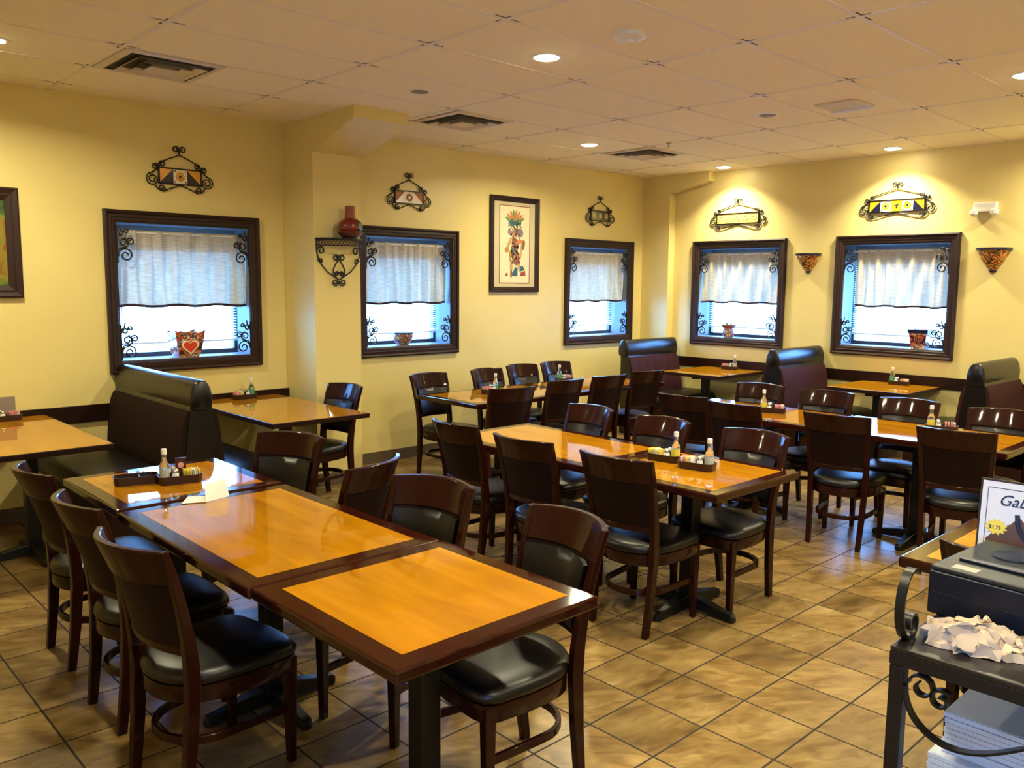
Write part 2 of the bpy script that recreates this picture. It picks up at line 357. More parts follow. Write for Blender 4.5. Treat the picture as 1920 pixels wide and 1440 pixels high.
# ------------------------------------------------------------------ windows
DEPTH = .24
FR_PROF = [(0, 0), (0, .034), (.012, .040), (.024, .034), (.030, .024), (.050, .028), (.056, .022), (.074, .022), (.080, .014), (.088, .010), (.088, 0)]
def frame_mesh(w_, h_, prof):
    m_ = MB(); rings = []
    for sx_, sz in ((-1, -1), (1, -1), (1, 1), (-1, 1)):
        rings.append([(sx_*(w_/2-d), -t, sz*(h_/2-d)) for d, t in prof])
    m_.loft(rings+[rings[0]], cap=False, closed=True); return m_
def to_world(kind):        # local: x along wall, -y into the room, z up (origin: centre of the opening on the wall face)
    return 0 if kind == 'b' else -PI/2
SH0, SH1 = 1.130, 1.955    # glazed part
def window(n, kind, a, c):
    mid = (a+c)/2; zc_ = (WZ0+WZ1)/2
    loc = (mid, YB, zc_) if kind == 'b' else (XR, mid, zc_)
    iw = (c-a)-2*FW
    root = empty('window_%d' % n, loc, to_world(kind)); struct(root)
    o_ = frame_mesh(c-a, WZ1-WZ0, FR_PROF).build('window_frame', M_TRIM, root, smooth=True, angle=25)
    j = MB(); hh = (IN1-IN0)/2; t = .004
    j.box(-iw/2, -iw/2+t, 0, DEPTH, -hh, hh); j.box(iw/2-t, iw/2, 0, DEPTH, -hh, hh); j.box(-iw/2, iw/2, 0, DEPTH, hh-t, hh)
    j.box(-iw/2, iw/2, DEPTH, TH, SH1-zc_, hh)
    j.build('window_jamb', M_JAMB, root)
    MB().box(-iw/2, iw/2, 0, DEPTH, -hh-.001, -hh+.006).build('window_sill', M_JAMB, root)
    s = MB(); z0, z1 = SH0-zc_, SH1-zc_
    s.box(-iw/2, iw/2, DEPTH, TH-.01, -hh, z0); s.box(-iw/2, -iw/2+.03, DEPTH, TH-.01, z0, z1); s.box(iw/2-.03, iw/2, DEPTH, TH-.01, z0, z1)
    s.build('window_sash', M_SASH, root, bevel=.003)
    MB().box(-iw/2+.03, iw/2-.03, DEPTH+.03, DEPTH+.036, z0, z1).build('window_pane', M_PANE, root)
    # portal: only guides the sampling of the daylight that comes through this opening
    ld = bpy.data.lights.new('portal', 'AREA'); ld.shape = 'RECTANGLE'; ld.size = iw; ld.size_y = .9; ld.cycles.is_portal = True
    lo = bpy.data.objects.new('daylight_portal', ld); COL.objects.link(lo); lo.parent = root; lo.location = (0, TH+.05, (SH0+SH1)/2-zc_); lo.rotation_euler = (-PI/2, 0, 0)
    return root, iw, hh, zc_
WIN = {}
specs6 = None
specs = [('b',)+BACKW[0], ('b',)+BACKW[1], ('b',)+BACKW[2], ('r',)+RIGHTW[0], ('r',)+RIGHTW[1]]
for i, (k, a, c) in enumerate(specs): WIN[i+1] = (k, (a+c)/2)+window(i+1, k, a, c)
def wloc(n, x, y, z):      # point given in the local frame of window n, z absolute
    k, mid = WIN[n][0], WIN[n][1]
    return (mid+x, YB+y, z) if k == 'b' else (XR+y, mid-x, z)
def wrz(n): return to_world(WIN[n][0])
WN = {1: 'leftmost window, behind the booth by the left rail', 2: 'window beside the wall pillar', 3: 'narrow-looking window on the back wall by the far corner', 4: 'window on the right wall above the far booth table', 5: 'large window on the right wall between the two wall pots'}
WS = {1: 'the leftmost window', 2: 'the window beside the pillar', 3: 'the back wall window by the far corner', 4: 'the right wall window nearest the corner', 5: 'the big window between the wall pots'}

for n in range(1, 6):
    iw = WIN[n][3]
    # blind
    t = empty('window_blind', wloc(n, 0, DEPTH-.035, 0), wrz(n), 'white slatted blind lowered inside %s' % WS[n], 'blind', 'white blinds in the windows')
    m_ = MB(); z = 1.225; wd = iw/2-.025
    while z < 1.93:
        m_.hexa([(-wd, -.012, z-.004), (wd, -.012, z-.004), (wd, .012, z+.006), (-wd, .012, z+.006)], [(-wd, -.012, z-.0034), (wd, -.012, z-.0034), (wd, .012, z+.0066), (-wd, .012, z+.0066)])
        z += .0225
    m_.build('slats', M_SLAT, t)
    MB().box(-wd, wd, -.012, .012, 1.196, 1.212).build('bottom_rail', M_WHITE, t, bevel=.003)
    MB().box(-wd-.01, wd+.01, -.02, .02, 1.93, 1.965).build('head_rail', M_WHITE, t, bevel=.003)
    m_ = MB()
    for x in (-wd+.09, wd-.09): m_.box(x-.0015, x+.0015, -.014, -.0125, 1.2, 1.94)
    m_.build('ladder_cord', M_WHITE, t)
    MB().tube([(-wd+.05, -.02, 1.93), (-wd+.055, -.022, 1.42)], .003).build('wand', M_STEEL, t)
    # curtain
    x0, x1 = -iw/2+.005, iw/2-.012
    if n == 5: x0 += .10
    if n == 2: x1 -= .02
    t = empty('cafe_curtain', wloc(n, 0, .055, 0), wrz(n), 'short cream cafe curtain with dark hem across %s' % WS[n], 'curtain', 'cream cafe curtains')
    rnd = random.Random(n*5); NX, NZ = 150, 16; ph = [rnd.uniform(0, 6.3) for _ in range(5)]
    top, bot = 2.065, 1.505
    def cpt(i, j, off=0):
        s = i/NX; v = j/NZ; x = x0+(x1-x0)*s
        amp = .006+.012*min(1, v*2.2)
        y = amp*(math.sin(2*PI*9*s+ph[0]+1.6*math.sin(7*s+ph[1]))+.7*math.sin(2*PI*5.3*s+ph[2]*v+ph[3])+.25*math.sin(2*PI*27*s+ph[4])*(1-.7*v))
        x += .012*math.sin(9*s+ph[4])*v
        z = top-(top-bot)*v+.006*math.sin(2*PI*3*s+ph[3])*v
        if v < .12: z += .003*math.sin(2*PI*45*s)
        return (x, y+off, z)
    rings = [[cpt(i, j) for j in range(NZ+1)] for i in range(NX+1)]
    m_ = MB(); m_.loft(rings, cap=False, closed=False); pan = m_.build('curtain_panel', M_CURT, t, smooth=True, angle=180)
    m_ = MB(); R_ = []
    for i in range(NX+1):
        x, y, z = cpt(i, NZ); R_.append([(x, y-.003, z+.004), (x, y+.003, z+.004), (x, y+.003, z-.016), (x, y-.003, z-.016)])
    m_.loft(R_); m_.build('hem_trim', M_HEM, pan)
    MB().tube([(-iw/2+.004, 0, top-.018), (iw/2-.004, 0, top-.018)], .006).build('curtain_rod', M_WHITE, t)

# window in the left wall, beside the photographer
r6 = empty('window_6', (XL, -.5, (WZ0+WZ1)/2), PI/2); struct(r6)
frame_mesh(1.2, WZ1-WZ0, FR_PROF).build('window_frame', M_TRIM, r6, smooth=True, angle=25)
MB().box(-.512, .512, DEPTH, DEPTH+.006, -.514, .514).build('window_pane', M_PANE, r6)
ld = bpy.data.lights.new('portal', 'AREA'); ld.shape = 'RECTANGLE'; ld.size = 1.02; ld.size_y = 1.02; ld.cycles.is_portal = True
lo = bpy.data.objects.new('daylight_portal', ld); COL.objects.link(lo); lo.parent = r6; lo.location = (0, TH+.05, 0); lo.rotation_euler = (-PI/2, 0, 0)

# wrought iron corner scrolls (local: x into the window, z up from the corner)
def scroll_mesh():
    m_ = MB(); Y = 0
    def T(p, r_=.0056): m_.tube([(x, Y, z) for x, z in p], r_)
    T([(.006, 0), (.006, .25)])
    T(spiral(.062, .055, .052, .012, PI*1.05, -1.55))
    T(spiral(.048, .140, .036, .010, -PI*.6, 1.4))
    T(spiral(.094, .150, .026, .007, PI*.9, -1.3))
    T(spiral(.030, .205, .024, .007, PI*1.1, -1.3))
    T(spiral(.068, .222, .017, .006, PI*1.2, -1.2))
    T([(.010, .06), (.02, .10), (.045, .108), (.075, .120), (.07, .150), (.055, .178)])
    T([(.008, .19), (.03, .235), (.035, .262)])
    return m_
sc0 = scroll_mesh().build('iron_scroll', M_IRON); tag(sc0, 'x', 'iron scroll')
cnt = 0
for n in range(1, 6):
    iw = WIN[n][3]
    for sx_, sz, nm in ((1, -1, 'upper left'), (-1, -1, 'upper right'), (1, 1, 'lower left'), (-1, 1, 'lower right')):
        p = wloc(n, -sx_*(iw/2+.002), -.004, (IN1-.300 if sz < 0 else IN0+.008))
        spawn(sc0, p, wrz(n), 'black iron scroll, %s corner of %s' % (nm, WS[n]), 'iron corner scrolls in the windows', (sx_*1.08, 1, 1.06))

# ------------------------------------------------------------------ things on the sills
t = empty('flower_pot', wloc(1, .0, .07, IN0+.006), 0, 'scalloped square ceramic pot with a red heart on the leftmost window sill', 'flower pot')
m_ = MB()
def sq(hw, z, n=8, wav=0):
    pts = []
    for k in range(4*n):
        a = k/n; s = int(a); q = (a-s)*2-1
        x, y = [(q, -1), (1, q), (-q, 1), (-1, -q)][s]
        zz = z+wav*(abs(q)**2.2 + .55*math.cos(q*PI*1.0)*0 + (.5*max(0, 1-abs(q)*2.5)))
        pts.append((x*hw, y*hw*.85, zz))
    return pts
m_.loft([sq(.075, 0), sq(.09, .03), sq(.105, .11), sq(.112, .165, wav=.0), sq(.120, .185, wav=.03), sq(.110, .185, wav=.026), sq(.098, .10), sq(.07, .03)])
pb_ = m_.build('pot_body', M_TAL_C, t, smooth=True, angle=50)
hp = [(.055*(16*math.sin(a)**3)/16, .05*(13*math.cos(a)-5*math.cos(2*a)-2*math.cos(3*a)-math.cos(4*a))/16+.085) for a in [2*PI*k/28 for k in range(28)]]
hb = [(x*1.28, (z-.085)*1.28+.085) for x, z in hp]
MB().prism(hb, -.0935, -.0905, 'y').build('heart_border', M_CREAMG, pb_); MB().prism(hp, -.096, -.0935, 'y').build('painted_heart', M_ORANGE, pb_)
MB().box(-.09, .09, -.075, .075, .12, .125).build('soil', M_DARK, t)
t = empty('ceramic_bowl', wloc(2, -.03, .08, IN0+.006), 0, 'round painted ceramic bowl on the sill of the window beside the pillar', 'bowl')
m_ = MB().lathe([(.055, 0), (.062, .012), (.085, .04), (.100, .085), (.098, .112), (.088, .112), (.088, .06), (.05, .02)], n=28); m_.build('bowl_body', M_TAL_B, t, smooth=True)
MB().lathe([(.098, .110), (.106, .114), (.107, .124), (.098, .126), (.09, .118)], n=28, cap=False).build('bowl_rim', M_COBALT, t, smooth=True)
t = empty('flower_pot', wloc(4, -.13, .07, IN0+.006), 0, 'small round blue painted pot with dry sprigs on the right wall sill nearest the corner', 'flower pot')
m_ = MB().lathe([(.05, 0), (.065, .02), (.068, .07), (.058, .10), (.062, .105), (.062, .08), (.04, .03)], n=24); m_.build('pot_body', M_TAL_B, t, smooth=True)
MB().lathe([(.058, .10), (.082, .135), (.085, .145), (.076, .147), (.055, .11)], n=24, cap=False).build('pot_rim', M_CLAY, t, smooth=True)
m_ = MB(); rnd = random.Random(3)
for k in range(14):
    a = rnd.uniform(0, 6.28); q = rnd.uniform(.02, .05); m_.tube([(0, 0, .08), (q*.5*math.cos(a), q*.5*math.sin(a), .13), (q*math.cos(a), q*math.sin(a), .155+rnd.uniform(0, .03))], .003, 5)
m_.build('dry_sprigs', mat('dry_plant', '#6f6a4a', .8), t)
t = empty('flower_pot', wloc(5, .26, .075, IN0+.006), -PI/2, 'tapered square blue and red painted pot on the sill of the big right wall window', 'flower pot')
m_ = MB(); m_.loft([sq(.062, 0, 4), sq(.085, .15, 4), sq(.093, .15, 4), sq(.096, .185, 4), sq(.086, .185, 4), sq(.055, .03, 4)])
m_.build('pot_body', M_TAL_C, t, bevel=.002); MB().loft([sq(.0945, .152, 4), sq(.0975, .187, 4), sq(.088, .187, 4)], cap=False).build('pot_rim', M_COBALT, t)

# ------------------------------------------------------------------ tiled iron wall ornaments
def ornament(kind, pos, n, style, label):
    # local: x along the wall, -y to the room, z=0 is the bottom of the tile row
    t = empty('iron_tile_ornament', pos, to_world(kind), label, 'wall ornament', 'iron and tile ornaments above the windows')
    hw = .0525*n+.004; m_ = MB(); Y = -.012
    def T(p, r_=.0048): m_.tube([(x, Y, z) for x, z in p], r_)
    for z in (-.004, .110): m_.box(-hw-.004, hw+.004, -.020, -.004, z-.005, z+.005)
    for x in (-hw, hw): m_.box(x-.005, x+.005, -.020, -.004, -.006, .112)
    for s in (-1, 1):
        def S(p): return [(s*x, z) for x, z in p]
        T(S([(.0, .215), (hw*.45, .195-.01), (hw*.85, .155), (hw-.0, .135), (hw-.01, .118)]))
        T(S(spiral(.027, .255, .027, .010, PI*1.2, -1.3))); T(S([(.004, .240), (.0, .215)]))
        T(S(spiral(hw-.028, .138, .024, .007, 0, 1.3)))
        T(S(spiral(hw+.026, .115, .024, .008, PI, -1.4)))
        T(S(spiral(hw+.048, .020, .050, .012, PI*.55, -1.9, 34)))
        T(S([(hw+.002, .108), (hw+.03, .085), (hw+.055, .068), (hw+.075, .055)]))
        T(S(spiral(hw-.020, -.036, .026, .008, PI, 1.4)))
        T(S([(0, -.010), (hw*.5, -.040), (hw-.03, -.064), (hw-.005, -.052)]))
        T(S([(hw+.03, -.022), (hw+.01, -.05), (hw-.01, -.06)]))
    m_.build('iron_frame', M_IRON, t, smooth=True)
    w_ = .1045
    for k in range(n):
        xc = (k-(n-1)/2)*.105; tb = MB(); mats = []
        def tri(a, b_, c_, mi): tb.prism([a, b_, c_], -.014, -.008, 'y', mi)
        x0, x1 = xc-w_/2, xc+w_/2; e0, e1 = .001, .105
        if style == 'yellow' or style == 'five' or style == 'brown':
            half = k in (0, n-1)
            if style == 'brown': ca, cb, cm = M_TR, M_TW, M_TW
            else: ca, cb, cm = M_TY, M_TB, M_TW
            if half:
                if style == 'brown':
                    if k == 0: tri((x0, e1), (x1, e1), (x0, e0), 0); tri((x1, e1), (x1, e0), (x0, e0), 1)
                    else: tri((x0, e1), (x1, e1), (x1, e0), 0); tri((x0, e1), (x1, e0), (x0, e0), 1)
                else:
                    if k == 0: tri((x0, e1), (x1, e1), (x0, e0), 0); tri((x1, e1), (x1, e0), (x0, e0), 1)
                    else: tri((x0, e1), (x1, e1), (x1, e0), 0); tri((x0, e1), (x1, e0), (x0, e0), 1)
                mats = [ca, cb]
            elif style == 'five' and k == 2:
                tb.box(x0, x1, -.014, -.008, e0, e1, 0)
                tb.prism([(xc-.03, .06), (xc-.006, .062), (xc+.03, .075), (xc+.012, .052), (xc+.004, .05), (xc+.006, .028), (xc-.006, .028), (xc-.006, .05), (xc-.014, .052)], -.016, -.014, 'y', 1)
                mats = [M_TY, M_TB]
            else:
                tb.box(x0, x1, -.014, -.008, e0, e1, 0)
                for q in range(8):
                    a = q*PI/4; px_, pz = xc+.026*math.cos(a), .053+.026*math.sin(a)
                    tb.prism([(px_+.0135*math.cos(2*PI*h/6), pz+.0135*math.sin(2*PI*h/6)) for h in range(6)], -.0158, -.014, 'y', 1)
                tb.prism([(xc+.012*math.cos(2*PI*h/8), .053+.012*math.sin(2*PI*h/8)) for h in range(8)], -.0162, -.014, 'y', 2)
                for a, b_ in ((-1, -1), (1, -1), (-1, 1), (1, 1)):
                    tb.prism([(xc+a*.040+.006*math.cos(2*PI*h/6), .053+b_*.040+.006*math.sin(2*PI*h/6)) for h in range(6)], -.0158, -.014, 'y', 2)
                mats = [M_TW, M_TR if style == 'brown' else M_TY, M_TW if style == 'brown' else M_TB]
                if style == 'five': mats = [M_TW, M_TY, M_TB]
        elif style == 'dull':
            tb.box(x0, x1, -.014, -.008, e0, e1, 0)
            tb.prism([(xc+.036*math.cos(2*PI*h/14), .053+.040*math.sin(2*PI*h/14)) for h in range(14)], -.0155, -.014, 'y', 1)
            tb.prism([(xc+.022*math.cos(2*PI*h/10), .053+.026*math.sin(2*PI*h/10)) for h in range(10)], -.0165, -.0155, 'y', 2)
            mats = [M_TB, M_TG, M_TM]
        else:
            tb.box(x0, x1, -.014, -.008, e0, e1, 0)
            tb.tube([(x, -.0145, z) for x, z in spiral(xc+.01, .05, .03, .008, PI*.9, -1.1)], .004, 5, mi=1)
            tb.prism([(xc-.048, .012), (xc-.01, .012), (xc-.03, .05)], -.0158, -.014, 'y', 2)
            mats = [mat('pale_peach_glaze', '#d2a05c', .3), mat('blue_grey_glaze', '#8a8478', .3), mat('orange_glaze', '#dc8f3e', .3)]
        o_ = tb.build('tile', mats, t)
ornament('b', (2.655, YB, 2.428), 3, 'yellow', 'wrought iron ornament with yellow and navy tiles above the leftmost window')
ornament('b', (4.818, YB, 2.434), 3, 'brown', 'wrought iron ornament with brown and white tiles above the window beside the pillar')
ornament('b', (7.555, YB, 2.428), 3, 'dull', 'small wrought iron ornament with dark round-patterned tiles near the far corner')
ornament('r', (XR, 5.295, 2.395), 5, 'peach', 'long wrought iron ornament with pale peach tiles on the right wall nearest the corner')
ornament('r', (XR, 3.525, 2.430), 5, 'five', 'long wrought iron ornament with bright yellow tiles and a dark bird on the right wall')

# ------------------------------------------------------------------ wall pots (half bowls)
def wall_pot(y, s, label):
    t = empty('wall_planter', (XR, y, 1.835), 0, label, 'wall planter', 'painted wall planters beside the big window')
    prof = [(.012, 0), (.030, .012), (.060, .055), (.095, .105), (.118, .150), (.126, .182)]
    prof = [(a*s, z*s) for a, z in prof]
    m_ = MB().lathe(prof, n=18, a0=PI/2, a1=3*PI/2); m_.build('planter_body', M_TAL_A, t, smooth=True)
    pr = [(.126*s, .182*s), (.142*s, .186*s), (.142*s, .206*s), (.118*s, .206*s), (.11*s, .19*s)]
    MB().lathe(pr, n=18, a0=PI/2, a1=3*PI/2).build('planter_rim', M_COBALT, t, smooth=True)
    MB().lathe([(.008, -.012), (.03*s, .0), (.034*s, .018*s), (.02, .03)], n=14, a0=PI/2, a1=3*PI/2).build('planter_tip', M_COBALT, t, smooth=True)
wall_pot(4.418, .98, 'smaller orange and black painted half-bowl planter between the two right wall windows')
wall_pot(2.626, 1.06, 'larger black and yellow painted half-bowl planter at the right edge')

# emergency light
t = empty('emergency_light', (XR, 2.722, 2.34), 0, 'white emergency light with two lamp heads high on the right wall', 'emergency light')
MB().box(-.045, 0, -.10, .10, .035, .125).build('housing', M_PLAS_W, t, bevel=.012, seg=3)
for s in (-1, 1):
    m_ = MB(); m_.lathe([(.012, -.02), (.034, .0), (.036, .03), (.02, .042)], (-.045, s*.085, .02), 16); m_.build('lamp_head', M_PLAS_W, t, smooth=True)

# framed pictures
def picture(x0, x1, z0, z1, fw, label, cat='picture'):
    t = empty('framed_picture', ((x0+x1)/2, YB, (z0+z1)/2), 0, label, cat)
    w_, h_ = x1-x0, z1-z0
    frame_mesh(w_, h_, [(0, 0), (0, .03), (.01, .036), (fw*.45, .026), (fw*.6, .03), (fw, .018), (fw, 0)]).build('picture_frame', M_TRIM, t, smooth=True, angle=25)
    return t, w_, h_
t, w_, h_ = picture(5.84, 6.543, 1.604, 2.597, .055, 'tall framed papyrus print of a feathered dancing figure on the back wall')
M_MAT = mat('cream_mount_board', '#c9bd96', .7); M_PAPY = mat('papyrus', '#e3d8b2', .7, var=.08, vscale=12)
MB().box(-w_/2+.04, w_/2-.04, -.010, -.004, -h_/2+.04, h_/2-.04).build('mount', M_MAT, t)
pw, ph_ = .215, .40
fr = frame_mesh(2*pw+.012, 2*ph_+.012, [(0, .0), (0, .0125), (.008, .0125), (.008, 0)]); fr.build('mount_edge', mat('brick_red_line', '#8c4430', .6), t)
art = MB(); art.box(-pw, pw, -.0115, -.0095, -ph_, ph_, 0)
AM = [M_PAPY] + [mat('print_'+nm, c, .7) for nm, c in (('ochre', '#b08440'), ('green', '#6a8a48'), ('brown', '#7e5844'), ('mauve', '#9c7c88'), ('teal', '#2f6078'), ('red', '#9a4648'), ('skin', '#bf9a6a'), ('violet', '#7c6c90'), ('orange', '#c4784a'))]
def el(cx, cz, rx, rz, mi, rot=0, lay=0):
    y = -.0118-.0004*lay
    art.prism([(cx+rx*math.cos(a)*math.cos(rot)-rz*math.sin(a)*math.sin(rot), cz+rx*math.cos(a)*math.sin(rot)+rz*math.sin(a)*math.cos(rot)) for a in [2*PI*k/12 for k in range(12)]], y-.0004, y+.0008, 'y', mi)
for i, (a, mi) in enumerate([(-1.1, 2), (-.8, 9), (-.45, 9), (-.15, 2), (.15, 1), (.45, 9), (.8, 9), (1.1, 2)]):
    el(.0+.09*math.sin(a), .215+.085*math.cos(a), .017, .065, mi, -a, i % 3)
for a in (-.9, -.45, 0, .45, .9): el(.075*math.sin(a), .175+.06*math.cos(a), .02, .04, 5 if a else 2, -a, 3)
el(-.06, .135, .045, .04, 4, .3, 4); el(.075, .125, .045, .045, 8, 0, 4); el(.02, .13, .035, .05, 3, 0, 5); el(.01, .09, .03, .03, 7, 0, 6)
el(.0, .02, .045, .08, 3, 0, 4); el(.065, .03, .065, .022, 9, .3, 5); el(.125, .0, .02, .055, 3, -.2, 5); el(-.09, .0, .02, .075, 7, -.5, 5); el(-.115, -.055, .03, .03, 1, 0, 6)
el(.09, -.07, .012, .09, 7, -.1, 4); el(-.035, -.08, .018, .07, 5, .1, 6); el(.01, -.06, .02, .03, 8, 0, 7); el(.02, -.14, .05, .075, 3, 0, 5); el(-.05, -.12, .03, .07, 1, .15, 6); el(.03, -.15, .02, .06, 6, .1, 7)
rnd = random.Random(5)
for k in range(130):
    q = rnd.random(); zz = .13-.33*q; wv = .055+.02*math.sin(9*q)
    el(.005+rnd.uniform(-wv, wv), zz, rnd.uniform(.004, .013), rnd.uniform(.005, .016), rnd.choice([1, 3, 3, 4, 7, 9, 5, 0, 6]), rnd.uniform(0, 3), 8)
for k in range(30): el(rnd.uniform(-.09, .09), rnd.uniform(.15, .27), rnd.uniform(.004, .01), rnd.uniform(.006, .014), rnd.choice([2, 9, 1, 5, 0]), rnd.uniform(0, 3), 8)
el(-.05, -.23, .018, .07, 7, .0, 5); el(.06, -.21, .02, .06, 7, .25, 5); el(-.05, -.305, .014, .04, 3, 0, 6)
art.prism([(-.14, -.33), (-.10, -.33), (-.10, -.298), (-.125, -.298)], -.0130, -.0115, 'y', 6)
art.prism([(-.07, -.33), (.04, -.33), (.045, -.25), (.01, -.23), (-.02, -.28)], -.0126, -.0115, 'y', 5)
art.prism([(.08, -.325), (.16, -.325), (.155, -.27), (.09, -.29)], -.0130, -.0115, 'y', 6); art.prism([(.07, -.28), (.15, -.265), (.12, -.22), (.08, -.225)], -.0126, -.0115, 'y', 5)
art.build('figure_print', AM, t)
t, w_, h_ = picture(.80, 1.538, 1.566, 2.305, .085, 'dark framed green painting cut off at the left edge')
def painting_mat():
    m, N, L, b_ = newmat('oil_painting'); tc = N.new('ShaderNodeTexCoord'); n = N.new('ShaderNodeTexNoise'); n.inputs['Scale'].default_value = 5; n.inputs['Detail'].default_value = 6; n.inputs['Distortion'].default_value = 1
    L.new(tc.outputs['Object'], n.inputs[0]); rp = ramp(N, [(.3, '#16301f'), (.45, '#3f6a12'), (.55, '#8a7a1c'), (.68, '#7a4a1a')]); L.new(n.outputs[0], rp.inputs[0]); L.new(rp.outputs[0], b_.inputs['Base Color']); b_.inputs['Roughness'].default_value = .5; return m
MB().box(-w_/2+.07, w_/2-.07, -.012, -.004, -h_/2+.07, h_/2-.07).build('canvas', painting_mat(), t)

# corner shelf and vase
t = empty('iron_wall_shelf', (3.752, PY, 2.045), 0, 'black wrought iron half-round shelf with scrolls on the pillar', 'shelf')
m_ = MB(); arc = [(.215*math.cos(a), -.175*math.sin(a)) for a in [PI*k/20 for k in range(21)]]
m_.prism([(-x, y) for x, y in arc], -.012, 0, 'z'); m_.build('shelf_top', M_IRON, t, bevel=.002)
m_ = MB()
a2 = [(-.205*math.cos(PI*k/20), -.165*math.sin(PI*k/20)) for k in range(21)]
for z in (-.016, -.06): m_.tube([(x, y, z) for x, y in a2], .004)
for k in range(20):
    m_.tube([(a2[k][0], a2[k][1], -.016), (a2[k+1][0], a2[k+1][1], -.06)], .0025, 5); m_.tube([(a2[k+1][0], a2[k+1][1], -.016), (a2[k][0], a2[k][1], -.06)], .0025, 5)
m_.build('lattice_band', M_IRON, t)
m_ = MB()
def T(p, r_=.0055): m_.tube([(x, -.012, z) for x, z in p], r_)
for s in (-1, 1):
    S = lambda p: [(s*x, z) for x, z in p]
    T(S([(.205, -.01), (.205, -.10), (.195, -.15), (.16, -.215), (.11, -.27), (.05, -.305), (.0, -.335)]))
    T(S(spiral(.165, -.10, .036, .010, PI*.0, 1.2))); T(S(spiral(.172, -.185, .022, .006, 0, 1.2)))
    T(S([(0, -.165), (.03, -.205), (.054, -.25), (.052, -.29), (.02, -.32)])); T(S(spiral(.028, -.155, .028, .010, PI, -1.3))); T(S(spiral(.022, -.285, .020, .006, PI, -1.4)))
    T(S(spiral(.034, -.355, .032, .009, PI*.9, 1.5)))
m_.build('scroll_bracket', M_IRON, t, smooth=True)
t = empty('vase', (3.80, PY-.112, 2.046), 0, 'dark red and green glazed vase with a tall neck on the iron shelf', 'vase')
pr = [(.050, 0), (.068, .008), (.100, .040), (.104, .050), (.092, .056)]
MB().lathe(pr, n=28).build('vase_base', mat('dusty_clay', '#5a2e22', .4, coat=.2), t, smooth=True)
pr = [(.090, .054), (.102, .075), (.100, .110), (.082, .142), (.050, .160)]
vb_ = MB().lathe(pr, n=28).build('vase_body', M_REDV, t, smooth=True)
MB().lathe([(a+.0012, z) for a, z in pr[:-1]], n=14, cap=False, a0=-PI*.45, a1=PI*.25).build('green_patch', M_GREENG, vb_, smooth=True)
MB().lathe([(.046, .158), (.042, .18), (.038, .235), (.039, .258), (.034, .260), (.031, .257), (.031, .17)], n=20).build('vase_neck', M_CLAY, t, smooth=True)

# ------------------------------------------------------------------ ceiling things
def downlight(x, y, label, on=True, r_=.082, spread=160, power=1.0):
    t = empty('recessed_light', (x, y, ZC), 0, label, 'ceiling light', 'recessed ceiling lights')
    MB().lathe([(r_*.86, -.001), (r_*.9, -.006), (r_*1.1, -.004), (r_*1.12, .0)], n=28, cap=False).build('trim_ring', M_PLAS_W, t, smooth=True)
    MB().lathe([(r_*.88, -.001), (r_*.88, -.004), (r_*.7, -.011), (r_*.35, -.016), (.004, -.017)], n=28).build('lens', M_LAMP if on else mat('unlit_grey_lens', '#8c7f6d', .5), t)
    if on:
        ld = bpy.data.lights.new('downlight', 'AREA'); ld.shape = 'DISK'; ld.size = r_*1.7; ld.energy = DOWNLIGHT_POWER*power; ld.color = DOWNLIGHT_COLOR; ld.spread = math.radians(spread)
        lo = bpy.data.objects.new('downlight_lamp', ld); COL.objects.link(lo); lo.parent = t; lo.location = (0, 0, -.020)
    return t
downlight(3.587, 3.537, 'glowing recessed ceiling light at the upper centre, above the middle tables')
downlight(6.05, 5.39, 'glowing recessed ceiling light between the two far vents')
downlight(8.19, 5.314, 'glowing recessed ceiling light close to the far right corner', spread=118, power=.72)
downlight(8.17, 3.464, 'glowing recessed ceiling light above the big right wall window', spread=118, power=.72)
downlight(1.19, 5.432, 'glowing recessed ceiling light cut off at the left edge')
downlight(5.944, 1.734, 'glowing recessed ceiling light cut off at the right edge')
for x, y in ((3.587, 1.70), (1.19, 1.70), (1.19, -.2), (3.59, -.2), (8.17, 1.7), (5.944, -.2)): downlight(x, y, 'glowing recessed ceiling light outside the view')  # beyond the first, lights added unseen on the ceiling pattern to light the room
downlight(5.947, 3.49, 'unlit grey recessed ceiling light near the small square vent', False, .075)
t = empty('ceiling_speaker', (3.609, 4.773, ZC), 0, 'small round grey ceiling speaker left of the middle vent', 'speaker')
MB().lathe([(.055, 0), (.07, -.004), (.075, 0)], n=24, cap=False).build('bezel', M_PLAS_W, t, smooth=True); MB().lathe([(.058, -.003), (.058, 0)], n=24).build('grille', mat('grey_mesh', '#8d8170', .7), t)
t = empty('smoke_detector', (3.566, 2.911, ZC), 0, 'round white smoke detector on the ceiling', 'smoke detector')
MB().lathe([(.085, 0), (.085, -.022), (.07, -.03), (.03, -.034)], n=28).build('detector_base', M_PLAS_W, t, smooth=True); MB().lathe([(.028, -.034), (.026, -.046), (.012, -.052)], n=16).build('sensor', M_PLAS_W, t, smooth=True)
